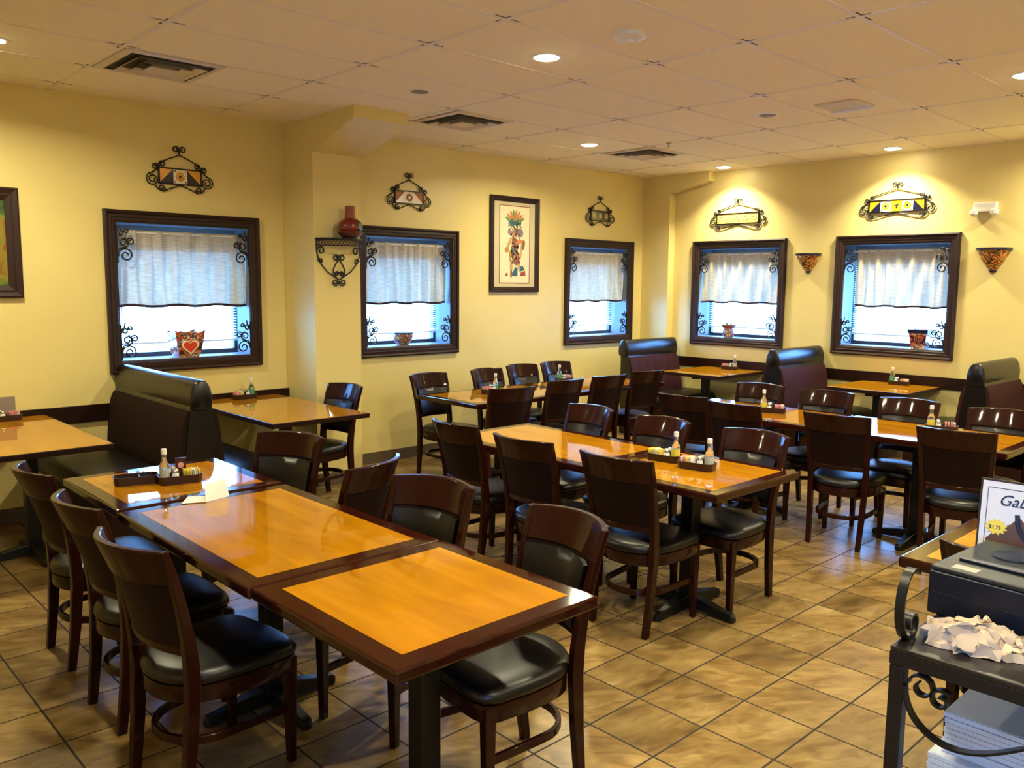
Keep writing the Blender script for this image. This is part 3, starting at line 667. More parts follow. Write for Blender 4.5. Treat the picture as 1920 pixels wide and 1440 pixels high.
def vent(x0, y0, label):
    s = .595; t = empty('ceiling_vent', (x0+.308, y0+.31, ZC), 0, label, 'air vent', 'square air vents in the ceiling')
    def ringm(ro, zo, ri, zi):
        m_ = MB(); q = lambda r_, z: [(-r_, -r_, z), (r_, -r_, z), (r_, r_, z), (-r_, r_, z)]
        m_.loft([q(ro, zo), q(ri, zi), q(ri, zi-.002), q(ro, zo-.002)], cap=False); return m_
    m_ = MB(); m_.box(-.265, .265, -.265, .265, -.0015, -.0005); m_.build('painted_opening_shade', M_DARK, t)  # flat dark sheet painted in for the shade above the louvres
    ringm(.297, -.004, .250, -.012).build('vent_frame', M_VENT, t)
    for ro, zo, ri, zi in ((.212, -.026, .172, -.004), (.146, -.030, .112, -.006)):
        ringm(ro, zo, ri, zi).build('louvre', M_VENT, t)
    MB().hexa([(-.085, -.085, -.032), (.085, -.085, -.032), (.085, .085, -.032), (-.085, .085, -.032)], [(-.06, -.06, -.006), (.06, -.06, -.006), (.06, .06, -.006), (-.06, .06, -.006)]).build('vent_plate', M_VENT, t)
vent(1.765, 5.045, 'square ceiling vent at the upper left'); vent(4.175, 5.045, 'square ceiling vent right of the beam stub'); vent(6.52, 5.03, 'square ceiling vent at the far corner')
t = empty('return_grille', (6.02, 2.92, ZC), 0, 'small pale square ceiling panel near the right wall', 'ceiling panel')
MB().box(-.16, .16, -.15, .15, -.012, 0).build('panel_plate', M_VENT, t, bevel=.003); MB().box(.12, .165, -.155, .155, -.02, -.01).build('panel_lip', M_WHITE, t)
t = empty('sprinkler_head', (6.485, 4.803, ZC), 0, 'tiny metal sprinkler head hanging from the ceiling', 'sprinkler')
MB().lathe([(.028, 0), (.028, -.004), (.01, -.006), (.01, -.03), (.006, -.045)], n=14).build('sprinkler_body', M_STEEL, t); MB().lathe([(.02, -.045), (.02, -.048)], n=14).build('deflector', M_STEEL, t)

# ------------------------------------------------------------------ chairs
def seat_outline(s=1., n=12):
    p = [(-.150, .232), (0, .240), (.150, .232), (.200, .215), (.222, .175), (.222, .05), (.212, -.03)]
    p += [(.205*math.cos(a), -.045-.175*math.sin(a)) for a in [PI*k/(n) for k in range(1, n)]]
    p += [(-.212, -.03), (-.222, .05), (-.222, .175), (-.200, .215)]
    return [(x*s, y*s) for x, y in p]
def make_chair():
    t = empty('dining_chair', cat='chair')
    o_ = lambda s: seat_outline(s)
    R = lambda s, z: [(x, y, z) for x, y in o_(s)]
    MB().loft([R(.97, .350), R(.985, .354), R(.985, .408), R(.95, .410)]).build('seat_frame', M_WOOD, t, smooth=True, angle=50)
    MB().loft([R(.965, .410), R(1.005, .420), R(1.01, .436), R(.97, .452), R(.88, .462), R(.6, .470), R(.25, .472)]).build('seat', M_VINYL, t, smooth=True, angle=60)
    for s in (-1, 1):
        m_ = MB(); x, y = s*.190, .192
        m_.hexa([(x-.014, y-.014, 0), (x+.014, y-.014, 0), (x+.014, y+.014, 0), (x-.014, y+.014, 0)], [(x-.021, y-.021, .40), (x+.021, y-.021, .40), (x+.021, y+.021, .40), (x-.021, y+.021, .40)])
        m_.build('leg', M_WOOD, t, bevel=.004)
    prof = [(0, -.205, .165, .017, .015), (.2, -.182, .172, .021, .016), (.40, -.168, .178, .024, .016), (.50, -.172, .181, .023, .0155), (.60, -.184, .186, .02, .015), (.70, -.204, .192, .017, .0145), (.80, -.229, .199, .015, .014), (.905, -.262, .207, .012, .013)]
    for s in (-1, 1):
        m_ = MB(); m_.loft([[(s*x-w_, y-d, z), (s*x+w_, y-d, z), (s*x+w_, y+d, z), (s*x-w_, y+d, z)] for z, y, x, d, w_ in prof])
        m_.build('leg', M_WOOD, t, bevel=.004)['label'] = 'rear leg rising to the chair top'
    def prof_at(z):
        for a, b_ in zip(prof, prof[1:]):
            if a[0] <= z <= b_[0]:
                q = (z-a[0])/(b_[0]-a[0]); return a[1]+(b_[1]-a[1])*q, a[2]+(b_[2]-a[2])*q
        return prof[-1][1], prof[-1][2]
    def back(z0, z1, wf, yo, th, puff=0, nz=6, nx=12, topcurve=0):
        m_ = MB(); A = []; B = []
        for j in range(nz+1):
            ra = []; rb = []
            for i in range(nx+1):
                sx_ = -1+2*i/nx; z = z0+(z1-z0)*j/nz
                if j == nz: z += topcurve*(1-sx_*sx_)
                py, pw_ = prof_at(min(z, .905)); w2 = pw_*wf
                dep = .074*(.40+.60*(z-.5)/.4)
                y = py-dep*(1-sx_*sx_)+yo
                pf = puff*(1-abs(sx_)**4)*(1-abs(2*j/nz-1)**4)
                ra.append((sx_*w2, y+th/2+pf, z)); rb.append((sx_*w2, y-th/2, z))
            A.append(ra); B.append(rb)
        n = nx+1; vs_ = [p for r_ in A for p in r_]+[p for r_ in B for p in r_]; off = n*(nz+1); fs = []
        for j in range(nz):
            for i in range(nx):
                q = (j*n+i, j*n+i+1, (j+1)*n+i+1, (j+1)*n+i); fs.append(q); fs.append(tuple(off+k for k in q[::-1]))
        for i in range(nx): fs.append((i, off+i, off+i+1, i+1)); k = nz*n; fs.append((k+i, k+i+1, off+k+i+1, off+k+i))
        for j in range(nz): fs.append((j*n, (j+1)*n, off+(j+1)*n, off+j*n)); k = nx; fs.append((j*n+k, off+j*n+k, off+(j+1)*n+k, (j+1)*n+k))
        return m_.add(vs_, fs)
    back(.785, .905, 1.0, 0, .028, topcurve=.006).build('top_rail', M_WOOD, t, bevel=.005, smooth=True, angle=50)
    back(.545, .787, .99, -.001, .016).build('back_panel', M_VINYLB, t, smooth=True, angle=50)
    back(.56, .778, .86, .014, .016, .010).build('back_cushion', M_VINYL, t, smooth=True, angle=60)
    back(.528, .556, 1.0, 0, .020).build('lower_rail', M_WOOD, t, bevel=.003, smooth=True, angle=50)
    st = [(-.180, .185), (-.172, .06), (-.165, -.03)]+[(-.165*math.cos(a), -.04-.150*math.sin(a)) for a in [PI*k/12 for k in range(1, 12)]]+[(.165, -.03), (.172, .06), (.180, .185)]
    MB().tube([(x, y, .205) for x, y in st], flat=(.030, .018), up=(0, 0, 1)).build('stretcher', M_WOOD, t, smooth=True, bevel=.003)
    return t
chair = make_chair(); chair.scale = (.965, 1, .975)
G_CH = 'mahogany dining chairs with dark vinyl seats'
CHN = 0
def place(bx, by, deg, label):     # bx, by = centre of the top rail; deg = facing direction
    bx *= 1.015; by *= 1.015
    a = math.radians(deg); d = Vector((math.cos(a), math.sin(a)))
    # local front is +Y
    spawn(chair, (bx+.265*d.x, by+.265*d.y, 0), a-PI/2, label, G_CH)
X = 0
CH = [
 # nearest row, camera side (facing +X)
 (.875, 2.652, 8, 'dark wooden chair nearest the camera at the lower left, seen from behind'),
 (0.908, 3.272, 1, 'dark wooden chair middle of the three left of the front tables'),
 (0.931, 3.946, 0, 'dark wooden chair farthest of the three left of the front tables'),
 (2.091, 1.928, 172, 'dark wooden chair facing the camera, pushed under the nearest front table'),
 (2.060, 2.642, 193, 'dark wooden chair facing the camera beside the middle front table'),
 (2.100, 3.120, 113, 'dark wooden chair turned away, between the front tables and the left booth table'),
 (2.140, 3.955, 204, 'dark wooden chair facing the camera at the far front table with the caddy'),
 # middle row
 (3.040, 3.708, -1, 'dark wooden chair farthest of three on the near side of the middle tables'),
 (3.003, 3.106, 3, 'dark wooden chair middle of three on the near side of the middle tables'),
 (3.016, 2.489, 4, 'dark wooden chair nearest of three on the near side of the middle tables'),
 (4.117, 3.607, 174, 'dark wooden chair facing the camera, farthest of three behind the middle tables'),
 (4.084, 2.999, 175, 'dark wooden chair facing the camera, middle of three behind the middle tables'),
 (4.095, 2.386, 177, 'dark wooden chair facing the camera, nearest of three behind the middle tables'),
 # long table by the back wall
 (4.430, 4.690, 78, 'dark wooden chair leftmost of four in front of the back wall table'),
 (5.150, 4.790, 88, 'dark wooden chair second from the left in front of the back wall table'),
 (5.710, 4.790, 86, 'dark wooden chair third from the left in front of the back wall table'),
 (6.300, 4.820, 84, 'dark wooden chair rightmost of four in front of the back wall table'),
 (4.520, 5.875, 272, 'dark wooden chair, leftmost of four behind the back wall table'),
 (5.200, 5.87, 275, 'dark wooden chair, second from the left behind the back wall table'),
 (5.760, 5.975, 270, 'dark wooden chair, third from the left behind the back wall table'),
 (6.230, 5.965, 268, 'dark wooden chair, rightmost of four behind the back wall table'),
 # right row
 (5.089, 3.579, 5, 'dark wooden chair farthest of four on the near side of the right tables'),
 (5.008, 3.106, 0, 'dark wooden chair second farthest on the near side of the right tables'),
 (5.062, 2.398, 8, 'dark wooden chair standing alone mid aisle at the right tables'),
 (5.044, 1.688, 8, 'dark wooden chair nearest of four at the right tables, beside the menu card'),
 (6.140, 3.555, 182, 'dark wooden chair facing the camera, farthest of four behind the right tables'),
 (6.130, 2.985, 184, 'dark wooden chair facing the camera, just right of the far tray on the right tables'),
 (6.130, 2.370, 182, 'dark wooden chair facing the camera behind the right tables, two glints on rail'),
 (6.090, 1.760, 182, 'dark wooden chair facing the camera behind the right tables at the right edge'),
 (3.535, 5.650, 186, 'dark wooden chair with a blue sheen standing in front of the pillar'),
 (2.790, .750, 0, 'dark wooden chair half hidden behind the black printer'),
]
for c in CH: place(*c)

# ------------------------------------------------------------------ tables
TZ = .745
def table(x0, x1, y0, y1, label, border=.068, name='dining_table', group='restaurant tables', ped=None, th=.040, grain=0, z=TZ):
    t = empty(name, ((x0+x1)/2, (y0+y1)/2, 0), 0, label, 'table', group)
    hx, hy = (x1-x0)/2-.002, (y1-y0)/2-.002
    top = MB().box(-hx, hx, -hy, hy, z-th, z-.0006).build('table_edge', M_EDGE if border > .03 else M_RAIL, t, bevel=.009 if border > .03 else .004, seg=3)
    pn = MB().box(-hx+border, hx-border, -hy+border, hy-border, z-.012, z).build('table_panel', M_TOP, t)
    px_, py_ = ped if ped else (0, 0)
    col_ = MB().box(px_-.0375, px_+.0375, py_-.0375, py_+.0375, .05, z-th-.006).build('pedestal_column', M_CAST, t, bevel=.006)
    MB().box(px_-.22, px_+.22, py_-.03, py_+.03, z-th-.03, z-th-.001).box(px_-.03, px_+.03, py_-.22, py_+.22, z-th-.03, z-th-.001).build('support_spider', M_CAST, t)
    for k in range(4):
        a = k*PI/2; c_, s_ = math.cos(a), math.sin(a)
        def P(l, w2, z_): return (px_+l*c_-w2*s_, py_+l*s_+w2*c_, z_)
        m_ = MB(); rings = []
        for l, w2, zl, zh in ((0, .035, .02, .085), (.10, .032, .018, .075), (.22, .026, .010, .050), (.27, .024, .004, .042), (.285, .012, .006, .028)):
            rings.append([P(l, -w2, zl), P(l, w2, zl), P(l, w2*.8, zh), P(l, -w2*.8, zh)])
        m_.loft(rings); m_.lathe([(.016, 0), (.018, .012)], P(.262, 0, 0), 10)
        m_.build('foot', M_CAST, col_, bevel=.004)
    return t
table(1.140, 1.902, 1.615, 2.385, 'square wood-topped table with a dark border nearest the camera', ped=(0, 0))
table(1.130, 1.895, 2.387, 3.560, 'long wood-topped table with a dark border in the middle of the front row', ped=(0, .02))
table(1.140, 1.900, 3.590, 4.350, 'square wood-topped table at the far end of the front row, reflecting the window')
table(3.232, 3.992, 2.868, 4.075, 'long wood-topped table at the far end of the middle row')
table(3.232, 3.995, 2.065, 2.864, 'square wood-topped table at the near end of the middle row with two condiment trays')
table(4.285, 5.505, 4.945, 5.725, 'wood-topped table by the back wall, its dark corner nearest the pillar')
table(5.509, 6.730, 4.945, 5.725, 'wood-topped table by the back wall next to the first booth')
table(5.330, 6.095, 2.740, 3.960, 'wood-topped table at the far end of the right row')
table(5.330, 6.095, 1.500, 2.736, 'wood-topped table at the near end of the right row beside the screen edge')
table(2.980, 3.740, .400, 1.160, 'wood-topped table partly hidden behind the printer and menu card')
BT = 'booth tables fixed against the wall rail'
table(.870, 1.630, 5.100, 6.528, 'light wood booth table at the left edge of the picture', .008, 'booth_table', BT, (.06, -.15), .034)
table(2.640, 3.410, 5.120, 6.528, 'light wood booth table under the leftmost window, left of the pillar', .008, 'booth_table', BT, (0, -.15), .034)
table(7.560, 8.463, 4.870, 5.630, 'light wood booth table under the right wall window nearest the corner', .008, 'booth_table', BT, (-.12, 0), .034)
table(7.655, 8.463, 2.990, 3.752, 'light wood booth table under the big right wall window', .008, 'booth_table', BT, (-.1, 0), .034)

# ------------------------------------------------------------------ booths (local: length along +x from 0 (aisle) to L (wall); seats face -y and +y)
def booth(pos, rz, L, sides, label, mainmat, H=1.072, tuft=True):
    t = empty('booth_bench', pos, rz, label, 'booth', 'upholstered booth benches')
    two = len(sides) == 2
    tt = .065 if two else .05
    c0 = 0
    # back core (dark side panels)
    if two: pr = [(-.135, 0), (.135, 0), (.135, .40), (.055, H-.06), (-.055, H-.06), (-.135, .40)]
    else:
        s = sides[0]; pr = [(-.0*s, 0), (s*.16, 0), (s*.16, .40), (s*.03, H-.06), (-s*.05, H-.06), (-s*.05, 0)]
    MB().prism(pr, .012, L-.004, 'x').build('back_frame', M_ROLL, t)
    yc = 0 if two else -.005*sides[0]
    for s in sides:
        # upholstered inner face
        m_ = MB(); n = int(L/.02); rings = []
        zz = [.45+(.880-.45)*k/8 for k in range(9)]
        base = .138 if two else .163; topy = .074 if two else .045
        for i in range(n+1):
            x = .02+(L-.03)*i/n
            ch = (abs(math.sin(PI*(x/.145)))**.5) if tuft else 1
            rings.append([(x, s*(base+(topy-base)*(z-.40)/(H-.12-.40)+.002+.022*ch*(1-abs(2*k/8-1)**6)), z) for k, z in enumerate(zz)]+[(x, s*.03, zz[-1]), (x, s*.03, zz[0])])
        m_.loft(rings); m_.build('backrest', mainmat, t, smooth=True, angle=50)
        # seat
        y0, y1 = s*.13, s*.62
        MB().box(.03, L-.01, min(s*.13, s*.56), max(s*.13, s*.56), .0, .33).build('seat_base', M_RAIL, t, bevel=.004)
        pts = [(y0, .335), (s*.60, .335), (s*.625, .36), (s*.63, .40), (s*.61, .445), (s*.57, .465), (s*.40, .478), (s*.2, .478), (y0, .465)]
        NX = 16; rings = []
        for i in range(NX+1):
            q = i/NX; x = .0+L*q; e = min(x, .22)/.22; k = math.sqrt(max(0, 1-(1-e)**2)) if q < .5 else 1
            k = .55+.45*k; rings.append([(x if i else .02, y0+(y-y0)*k, .335+(z-.335)*(.7+.3*k)) for y, z in pts])
        MB().loft(rings).build('seat_cushion', M_VINYL, t, smooth=True, angle=45)
    # top roll
    pf = [(.0, 0), (.026, -.004), (.044, -.020), (.060, -.055), (.070, -.100), (.072, -.140), (.066, -.178), (.040, -.190)]
    pf = pf + [(-w2, z) for w2, z in pf[:0:-1]]
    ring = lambda x, k: [(x, yc+w2*k, H-.09+(z+.09)*k) for w2, z in pf]
    MB().loft([ring(-.006, .86), ring(.0, .96), ring(.014, 1), ring(L-.004, 1)]).build('top_roll', M_ROLL, t, smooth=True, angle=50)
    return t
# right wall: aisle end at small x
booth((7.435, 6.045, 0), 0, XR-.004-7.435-.12, [-1], 'burgundy booth bench with vertical channels in the far right corner', M_TWEED)
booth((7.535, 4.250, 0), 0, XR-.024-7.535, [-1, 1], 'dark double booth bench between the two right wall tables', M_TWEED, tuft=False)
booth((7.545, 2.405, 0), 0, XR-.024-7.545, [-1, 1], 'double booth bench cut off at the right edge', M_TWEED, tuft=False)
# left: runs along y to the back wall
booth((2.175, 5.150, 0), PI/2, YB-.024-5.150, [-1, 1], 'dark brown double booth bench below the leftmost window', M_TWEEDB, tuft=False)

# ------------------------------------------------------------------ condiments
def make_tray():
    t = empty('condiment_tray', cat='tray')
    w_, d, h = .098, .048, .040; cut = .018
    def hexo(k, z): return [(x*k, y*k, z) for x, y in ((-w_+cut, -d), (w_-cut, -d), (w_, -d+cut), (w_, d-cut), (w_-cut, d), (-w_+cut, d), (-w_, d-cut), (-w_, -d+cut))]
    MB().loft([hexo(.94, 0), hexo(1, h), hexo(.95, h), hexo(.9, .006)]).build('tray_body', M_TRAY, t, bevel=.001)
    MB().box(.012, .015, -d*.9, d*.9, .004, h-.004).build('divider', M_TRAY, t)
    return t
def make_bottle(lab):
    t = empty('hot_sauce_bottle', cat='bottle')
    MB().lathe([(.021, 0), (.0235, .004), (.0235, .075), (.020, .088), (.011, .105), (.0095, .135), (.0105, .138)], n=18).build('bottle_glass', M_GLASSC, t, smooth=True); gl_ = t.children[0]
    MB().lathe([(.019, .004), (.0195, .065), (.0195, .066)], n=16).build('sauce', mat('sauce_'+lab, lab, .3), t, smooth=True)
    MB().lathe([(.0240, .018), (.0240, .066)], n=18, cap=False).build('bottle_label', [mat('label_'+lab, {'#5d7a2a': '#d8c23e', '#9fa08c': '#a9ab9e', '#3f7a52': '#4f9468'}.get(lab, '#c9b24a'), .5)], gl_, smooth=True)
    MB().lathe([(.0125, .134), (.0130, .137), (.0130, .158), (.011, .160)], n=16).build('cap', M_PLAS_W, t, smooth=True)
    return t
def make_shaker(m):
    t = empty('shaker', cat='shaker')
    MB().lathe([(.017, 0), (.018, .003), (.0165, .035), (.0140, .048)], n=10).build('shaker_glass', m, t)
    MB().lathe([(.0150, .047), (.0155, .058), (.010, .066), (.003, .068)], n=14).build('shaker_lid', M_STEEL, t, smooth=True)
    return t
def make_packets(name, mats, cnt_):
    rnd = random.Random(len(name)+cnt_); m_ = MB()
    for k in range(cnt_):
        x = -.030+.060*k/(cnt_-1); a = rnd.uniform(-.25, .25)
        m_.hexa([(x-.0012, -.028, .004), (x+.0012, -.028, .004), (x+.0012, .028, .004), (x-.0012, .028, .004)],
                [(x-.0016+a*.02, -.028, .052+rnd.uniform(0, .008)), (x+.0022+a*.02, -.028, .052+rnd.uniform(0, .008)), (x+.0022+a*.02, .028, .052+rnd.uniform(0, .008)), (x-.0016+a*.02, .028, .052+rnd.uniform(0, .008))], rnd.randrange(len(mats)))
    o_ = m_.build('sweetener_packets', mats); tag(o_, 'x', 'sugar packets'); return o_
tray0 = make_tray(); bot = {'g': make_bottle('#5d7a2a'), 'c': make_bottle('#9fa08c'), 'k': make_bottle('#3f7a52')}
salt0 = make_shaker(M_SALT); pep0 = make_shaker(M_PEP)
pk = {'y': make_packets('py', [M_YEL, M_YEL, M_PAP], 11), 'p': make_packets('pkk', [M_PINK, M_PINK, M_PAP], 11), 'w': make_packets('wwww', [M_PAP, M_PAP, M_PINK, M_YEL], 12)}
def caddy(x, y, deg, where, b_='g', p_='w', kind=3, flip=1):
    a = math.radians(deg); c_, s_ = math.cos(a), math.sin(a)
    def P(u, v, z=0): return (x+u*c_-v*s_, y+u*s_+v*c_, TZ+z)
    spawn(tray0, P(0, 0), a, 'dark brown condiment tray on %s' % where, 'dark brown condiment trays')
    bl = {'g': 'green-labelled hot sauce bottle', 'c': 'clear sauce bottle with pale label', 'k': 'green sauce bottle'}[b_]
    spawn(bot[b_], P(-.066*flip, .0, .0075), a, '%s on %s' % (bl, where), 'sauce bottles in the condiment trays')
    spawn(salt0, P(-.022*flip, -.018, .006), a, 'glass salt shaker with metal lid on %s' % where, 'salt shakers')
    spawn(pep0, P(-.022*flip, .020, .006), a, 'dark pepper shaker with metal lid on %s' % where, 'pepper shakers')
    pl = {'y': 'yellow and white', 'p': 'pink and white', 'w': 'mostly white'}[p_]
    spawn(pk[p_], P(.052*flip, 0, .004), a, '%s sugar packets on %s' % (pl, where), 'sweetener packets in the trays')
caddy(1.530, 3.905, -12, 'the far table of the front row', 'c', 'y')
caddy(3.640, 2.455, -78, 'the near table of the middle row, right tray', 'c', 'w', flip=-1)
caddy(3.680, 2.690, -82, 'the near table of the middle row, left tray', 'g', 'y', flip=-1)
caddy(4.840, 5.400, 10, 'the back wall table, left part', 'k', 'p', flip=-1)
caddy(5.980, 5.600, 0, 'the back wall table, right part', 'k', 'p')
caddy(5.735, 3.215, -70, 'the far table of the right row', 'g', 'p')
caddy(5.860, 2.050, -70, 'the near table of the right row', 'g', 'p')
caddy(1.355, 6.400, 5, 'the booth table at the left edge', 'g', 'p')
caddy(3.060, 6.410, 5, 'the booth table left of the pillar', 'k', 'w', flip=-1)
caddy(8.330, 5.230, -90, 'the booth table nearest the corner', 'c', 'p', flip=-1)
caddy(8.340, 3.340, -90, 'the booth table under the big window', 'k', 'w')
# second, empty tray left of the first one
t = copy_tree(tray0); t.location = (1.37, 4.02, TZ); t.rotation_euler = (0, 0, math.radians(-14)); t['label'] = 'empty dark hexagonal tray behind the sauce bottle on the far front table'
# dessert card with a pink dot behind the front shakers
t = empty('table_card', (1.560, 3.965, TZ), math.radians(-14), 'small dark red card with a pink dot standing behind the shakers', 'card')
MB().box(-.024, .024, -.004, .004, 0, .105).build('card_sheet', mat('dark_red_card', '#3b0f12', .4), t); MB().prism([(.014*math.cos(2*PI*k/14), .07+.014*math.sin(2*PI*k/14)) for k in range(14)], -.0052, -.004, 'y').build('printed_dot', M_PINK, t)
# folded white menu card
t = empty('folded_card', (1.500, 3.545, TZ+.001), math.radians(-5), 'white folded paper card lying open on the front table seam', 'paper card')
m_ = MB(); pts = [(-.12, -.05, .002), (-.03, -.085, .002), (.0, -.02, .012), (-.06, .05, .002)]
m_.hexa(pts, [(x, y, z+.0015) for x, y, z in pts]); m_.build('card_leaf', M_PAP, t)
m_ = MB(); q = [(-.03, -.085, .002), (.085, -.045, .002), (.088, -.042, .002), (-.027, -.082, .002)]; m_.hexa(q, [(-.02, -.055, .07), (.075, -.03, .085), (.078, -.027, .085), (-.017, -.052, .07)]); m_.build('card_leaf', M_PAP, t)
t = empty('menu_card', (1.362, 6.49, TZ), 0, 'grey menu card standing behind the tray at the left edge', 'card')
MB().box(-.07, .075, -.003, .003, 0, .15).build('card_sheet', mat('grey_card', '#8a7a70', .5), t)

# ------------------------------------------------------------------ iron cart with printer, menu, napkins
CZ, cx0, cx1, cy0, cy1 = .85, 1.962, 2.735, .02, .768
t = empty('iron_serving_cart', ((cx0+cx1)/2, (cy0+cy1)/2, 0), 0, 'black wrought iron serving cart at the lower right corner', 'cart')
hx, hy = (cx1-cx0)/2, (cy1-cy0)/2
MB().box(-hx, hx, -hy, hy, CZ-.012, CZ).build('cart_top', mat('worn_black_metal', '#140f0e', .35, metal=.1, coat=.3, var=.4, vscale=14), t, bevel=.004)
m_ = MB(); m_.box(-hx, -hx+.02, -hy, hy, CZ-.045, CZ-.012); m_.box(hx-.02, hx, -hy, hy, CZ-.045, CZ-.012); m_.box(-hx+.02, hx-.02, hy-.02, hy, CZ-.045, CZ-.012); m_.box(-hx+.02, hx-.02, -hy, -hy+.02, CZ-.045, CZ-.012)
m_.build('top_apron', M_IRON, t, bevel=.002)
MB().box(-hx+.01, hx-.01, -hy+.01, hy-.01, .295, .31).build('lower_shelf', M_IRON, t)
for sx_ in (-1, 1):
    for sy in (-1, 1): MB().cbox((sx_*(hx-.018), sy*(hy-.018), (CZ-.046)/2), (.034, .034, CZ-.046)).build('leg', M_IRON, t, bevel=.003)
m_ = MB(); X_ = -hx+.012
arc = [(hy-.03-.105+.105*math.cos(a)*1.0, CZ-.075-.105*math.sin(a)) for a in [PI*k/14 for k in range(9)]]
arc = [(hy-.036, CZ-.09), (hy-.04, CZ-.125), (hy-.06, CZ-.165), (hy-.10, CZ-.195), (hy-.15, CZ-.205), (hy-.21, CZ-.19), (hy-.27, CZ-.155), (hy-.32, CZ-.12), (hy-.37, CZ-.10)]
for _ in range(3):
    arc = [arc[0]]+[(p[0]*w1+q[0]*(1-w1), p[1]*w1+q[1]*(1-w1)) for p, q in zip(arc, arc[1:]) for w1 in (.75, .25)]+[arc[-1]]
m_.tube([(X_, y, z) for y, z in arc], flat=(.022, .006), up=(1, 0, 0))
m_.tube([(X_, y, z) for y, z in spiral(hy-.075, CZ-.082, .032, .012, 0, 1.15)], flat=(.022, .005), up=(1, 0, 0))
m_.tube([(X_, y, z) for y, z in spiral(hy-.118, CZ-.098, .026, .008, PI*.75, -1.2)], flat=(.022, .005), up=(1, 0, 0))
m_.build('scroll_bracket', M_IRON, t, smooth=True)
# scroll handle standing up at the far side
m_ = MB(); Yh = hy-.010
big = [( -hx+.075+.0+(.062)*math.cos(a)*.9, CZ+.085+.085*math.sin(a)) for a in [-PI*.5-2*PI*k/20 for k in range(13)]]
m_.tube([(x, Yh, z) for x, z in big], flat=(.022, .006), up=(0, 1, 0))
m_.tube([(x, Yh, z) for x, z in spiral(-hx+.082, CZ+.034, .034, .012, -PI*.5, 1.0)], flat=(.022, .006), up=(0, 1, 0))
m_.build('scroll_handle', M_IRON, t, smooth=True)
# printer
t = empty('receipt_printer', (2.395, .640, CZ), math.radians(-4), 'black receipt printer on the iron cart', 'printer')
MB().box(-.175, .175, -.24, .135, .004, .118).build('printer_body', M_PLAS_K, t, bevel=.006, seg=3)
MB().box(-.173, .173, -.238, .133, .118, .132).build('printer_lid', M_PLAS_KT, t, bevel=.006, seg=3)
MB().box(-.085, -.062, -.16, .10, .131, .140).build('paper_slot', M_PLAS_K, t, bevel=.003)
MB().lathe([(.052, .131), (.050, .136), (.040, .134), (.01, .133)], (.055, .02, 0), 24).build('lid_recess', M_PLAS_K, t, smooth=True)
MB().box(-.177, -.174, -.23, .125, .062, .064).build('front_seam', M_PLAS_KT, t)
MB().box(-.155, -.12, .03, .09, .1318, .1325).build('front_sticker', mat('grey_sticker', '#8e8c84', .4), t)
MB().box(-.045, .02, -.19, -.135, .1318, .1328).build('white_sticker', M_PAP, t)
# menu card
t = empty('menu_card', (2.625, .750, CZ+.001), math.radians(4), 'white menu card in a clear holder standing behind the printer', 'menu')
def tl(p): return p
tilt = .09
def SH(y0, y1, z0, z1, off, th=.002): return [(off+z0*tilt, y0, z0), (off+z0*tilt, y1, z0), (off+th+z0*tilt, y1, z0), (off+th+z0*tilt, y0, z0)], [(off+z1*tilt, y0, z1), (off+z1*tilt, y1, z1), (off+th+z1*tilt, y1, z1), (off+th+z1*tilt, y0, z1)]
M_MENU = mat('menu_paper', '#dcdcec', .35); M_INK = mat('navy_ink', '#1d2440', .5)
m_ = MB(); m_.hexa(*SH(-.19, .055, .0, .292, .0, .004)); m_.build('clear_holder', mat('dark_acrylic_edge', '#2a2c3a', .15), t)
m_ = MB(); m_.hexa(*SH(-.184, .049, .004, .286, -.002)); m_.build('menu_sheet', M_MENU, t)
m_ = MB()
for a, b_, c_, d in ((-.170, .035, .268, .2695), (-.170, .035, .02, .0215), (.0335, .035, .02, .2695), (-.170, -.1685, .02, .2695)): m_.hexa(*SH(a, b_, c_, d, -.003, .001))
m_.build('printed_border', M_INK, t)
def yz(poly, off, mi, m_): m_.add([(off+z*tilt, y, z) for y, z in poly]+[(off+.0008+z*tilt, y, z) for y, z in poly], [tuple(range(len(poly))), tuple(range(2*len(poly)-1, len(poly)-1, -1))]+[(i, (i+1) % len(poly), len(poly)+(i+1) % len(poly), len(poly)+i) for i in range(len(poly))], mi)
m_ = MB(); yz([(.0, .195-.04), (-.03, .17), (-.05, .195), (-.11, .13), (-.13, .10), (.025, .085), (.03, .12)], -.0032, 0, m_); m_.build('printed_photo', mat('printed_dark_photo', '#5a4038', .5, var=.6, vscale=30), t)
m_ = MB(); m_.tube([(-.0042+z*tilt, y, z) for y, z in [(-.045, .20), (-.048, .175), (-.058, .150), (-.075, .130), (-.10, .115)]], .0065, 6); m_.build('printed_arc', M_INK, t)
m_ = MB(); yz([(-.115+.024*math.cos(2*PI*k/16), .165+.024*math.sin(2*PI*k/16)) for k in range(16)], -.0045, 0, m_); m_.build('printed_berry', mat('pink_print', '#c6477c', .5), t)
m_ = MB(); yz([(.005+(.030 if k % 2 else .021)*math.cos(2*PI*k/24), .157+(.024 if k % 2 else .017)*math.sin(2*PI*k/24)) for k in range(24)], -.0042, 0, m_); m_.build('starburst', M_YEL, t)
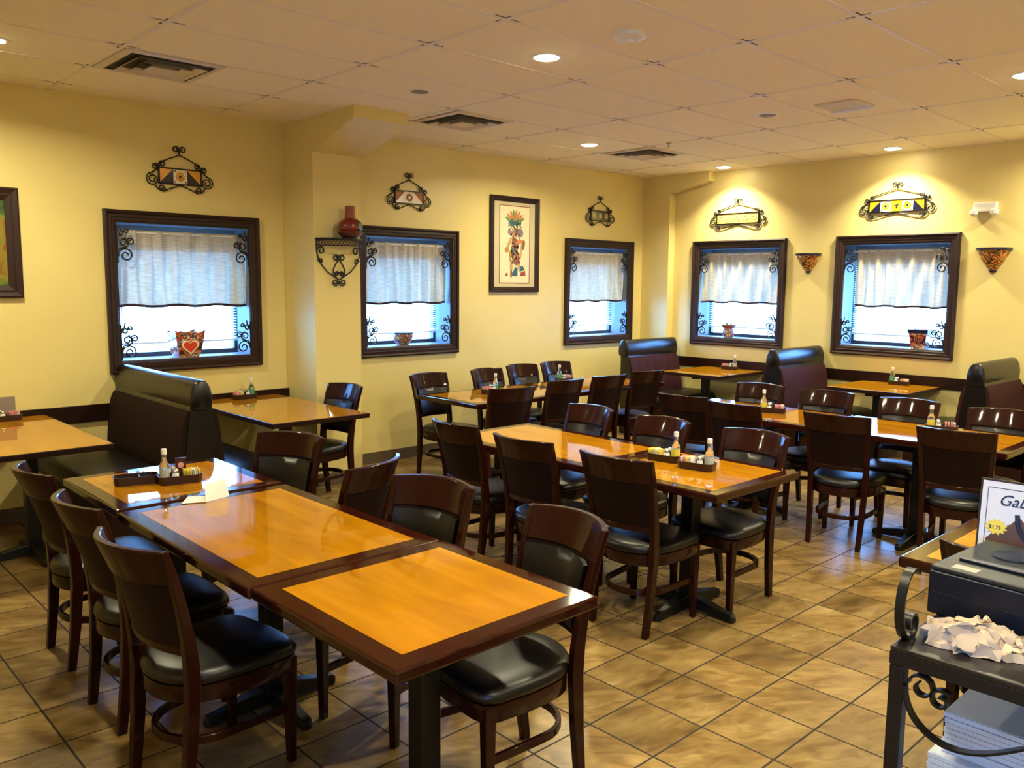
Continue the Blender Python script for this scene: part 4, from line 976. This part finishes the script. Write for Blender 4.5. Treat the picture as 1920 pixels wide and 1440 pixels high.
def text(s, size, parent, mat_, loc, name, shear=0, wid=1):
    cu = bpy.data.curves.new(name, 'FONT'); cu.body = s; cu.size = size; cu.extrude = .0003; cu.shear = shear; cu.align_x = 'LEFT'
    to = bpy.data.objects.new(name+'_tmp', cu); COL.objects.link(to); bpy.context.view_layer.update()
    me = bpy.data.meshes.new_from_object(to.evaluated_get(bpy.context.evaluated_depsgraph_get())); COL.objects.unlink(to); bpy.data.objects.remove(to)
    me.materials.clear(); me.materials.append(mat_)
    for v in me.vertices:
        x, y, z = v.co; v.co = (loc[0]+(loc[2]+y)*tilt-z, loc[1]-x*wid, loc[2]+y)
    o_ = bpy.data.objects.new(name, me); COL.objects.link(o_); o_.parent = parent; return o_
text('Gabri', .044, t, M_INK, (-.0040, .006, .222), 'menu_title', .35)
text('$1.75', .014, t, M_INK, (-.0052, .024, .152), 'price_text', 0)
# crumpled paper
def crumple():
    rnd = random.Random(11); m_ = MB(); NU, NV = 44, 22; rings = []
    from mathutils import noise
    for j in range(NV+1):
        v = j/NV; ph = v*PI/2
        ring_ = []
        for i in range(NU):
            a = 2*PI*i/NU; rx, ry = .075*math.cos(ph*.98)+.004, .105*math.cos(ph*.98)+.004
            p = Vector((rx*math.cos(a), ry*math.sin(a), .052*math.sin(ph)))
            nn = noise.noise_vector(p*34+Vector((3, 1, 7)))*.030+noise.noise_vector(p*75)*.016
            p = p+nn
            p.z = max(p.z, .001) if j else .001
            ring_.append(tuple(p))
        rings.append(ring_)
    m_.loft(rings); return m_
o_ = crumple().build('crumpled_napkin', M_CRUM, smooth=True, angle=32); o_.location = (2.112, .630, CZ); o_.rotation_euler = (0, 0, .3); tag(o_, 'crumpled beige paper napkin on the iron cart in front of the printer', 'napkin')
# napkin stacks on the lower shelf
def stack(x0, x1, y0, y1, z0, z1, label, seed):
    rnd = random.Random(seed); m_ = MB(); n = int((z1-z0)/.0125)
    for k in range(n):
        za = z0+(z1-z0)*k/n; zb = z0+(z1-z0)*(k+1)/n-.0012; d = rnd.uniform(-.003, .003)
        m_.box(x0+d, x1+d, y0, y1+rnd.uniform(-.003, .003), za, zb); m_.box(x0+.006, x1-.006, y0+.005, y1-.006, zb, zb+.0012)
    o = m_.build('napkin_stack', M_NAP, bevel=.0025); return tag(o, label, 'napkins', 'stacks of white napkins on the cart shelf')
stack(2.10, 2.50, .38, .715, .311, .55, 'lower wider stack of white folded napkins on the cart shelf', 1)
stack(2.125, 2.42, .40, .69, .551, .655, 'upper stack of white folded napkins resting on the wider stack', 2)
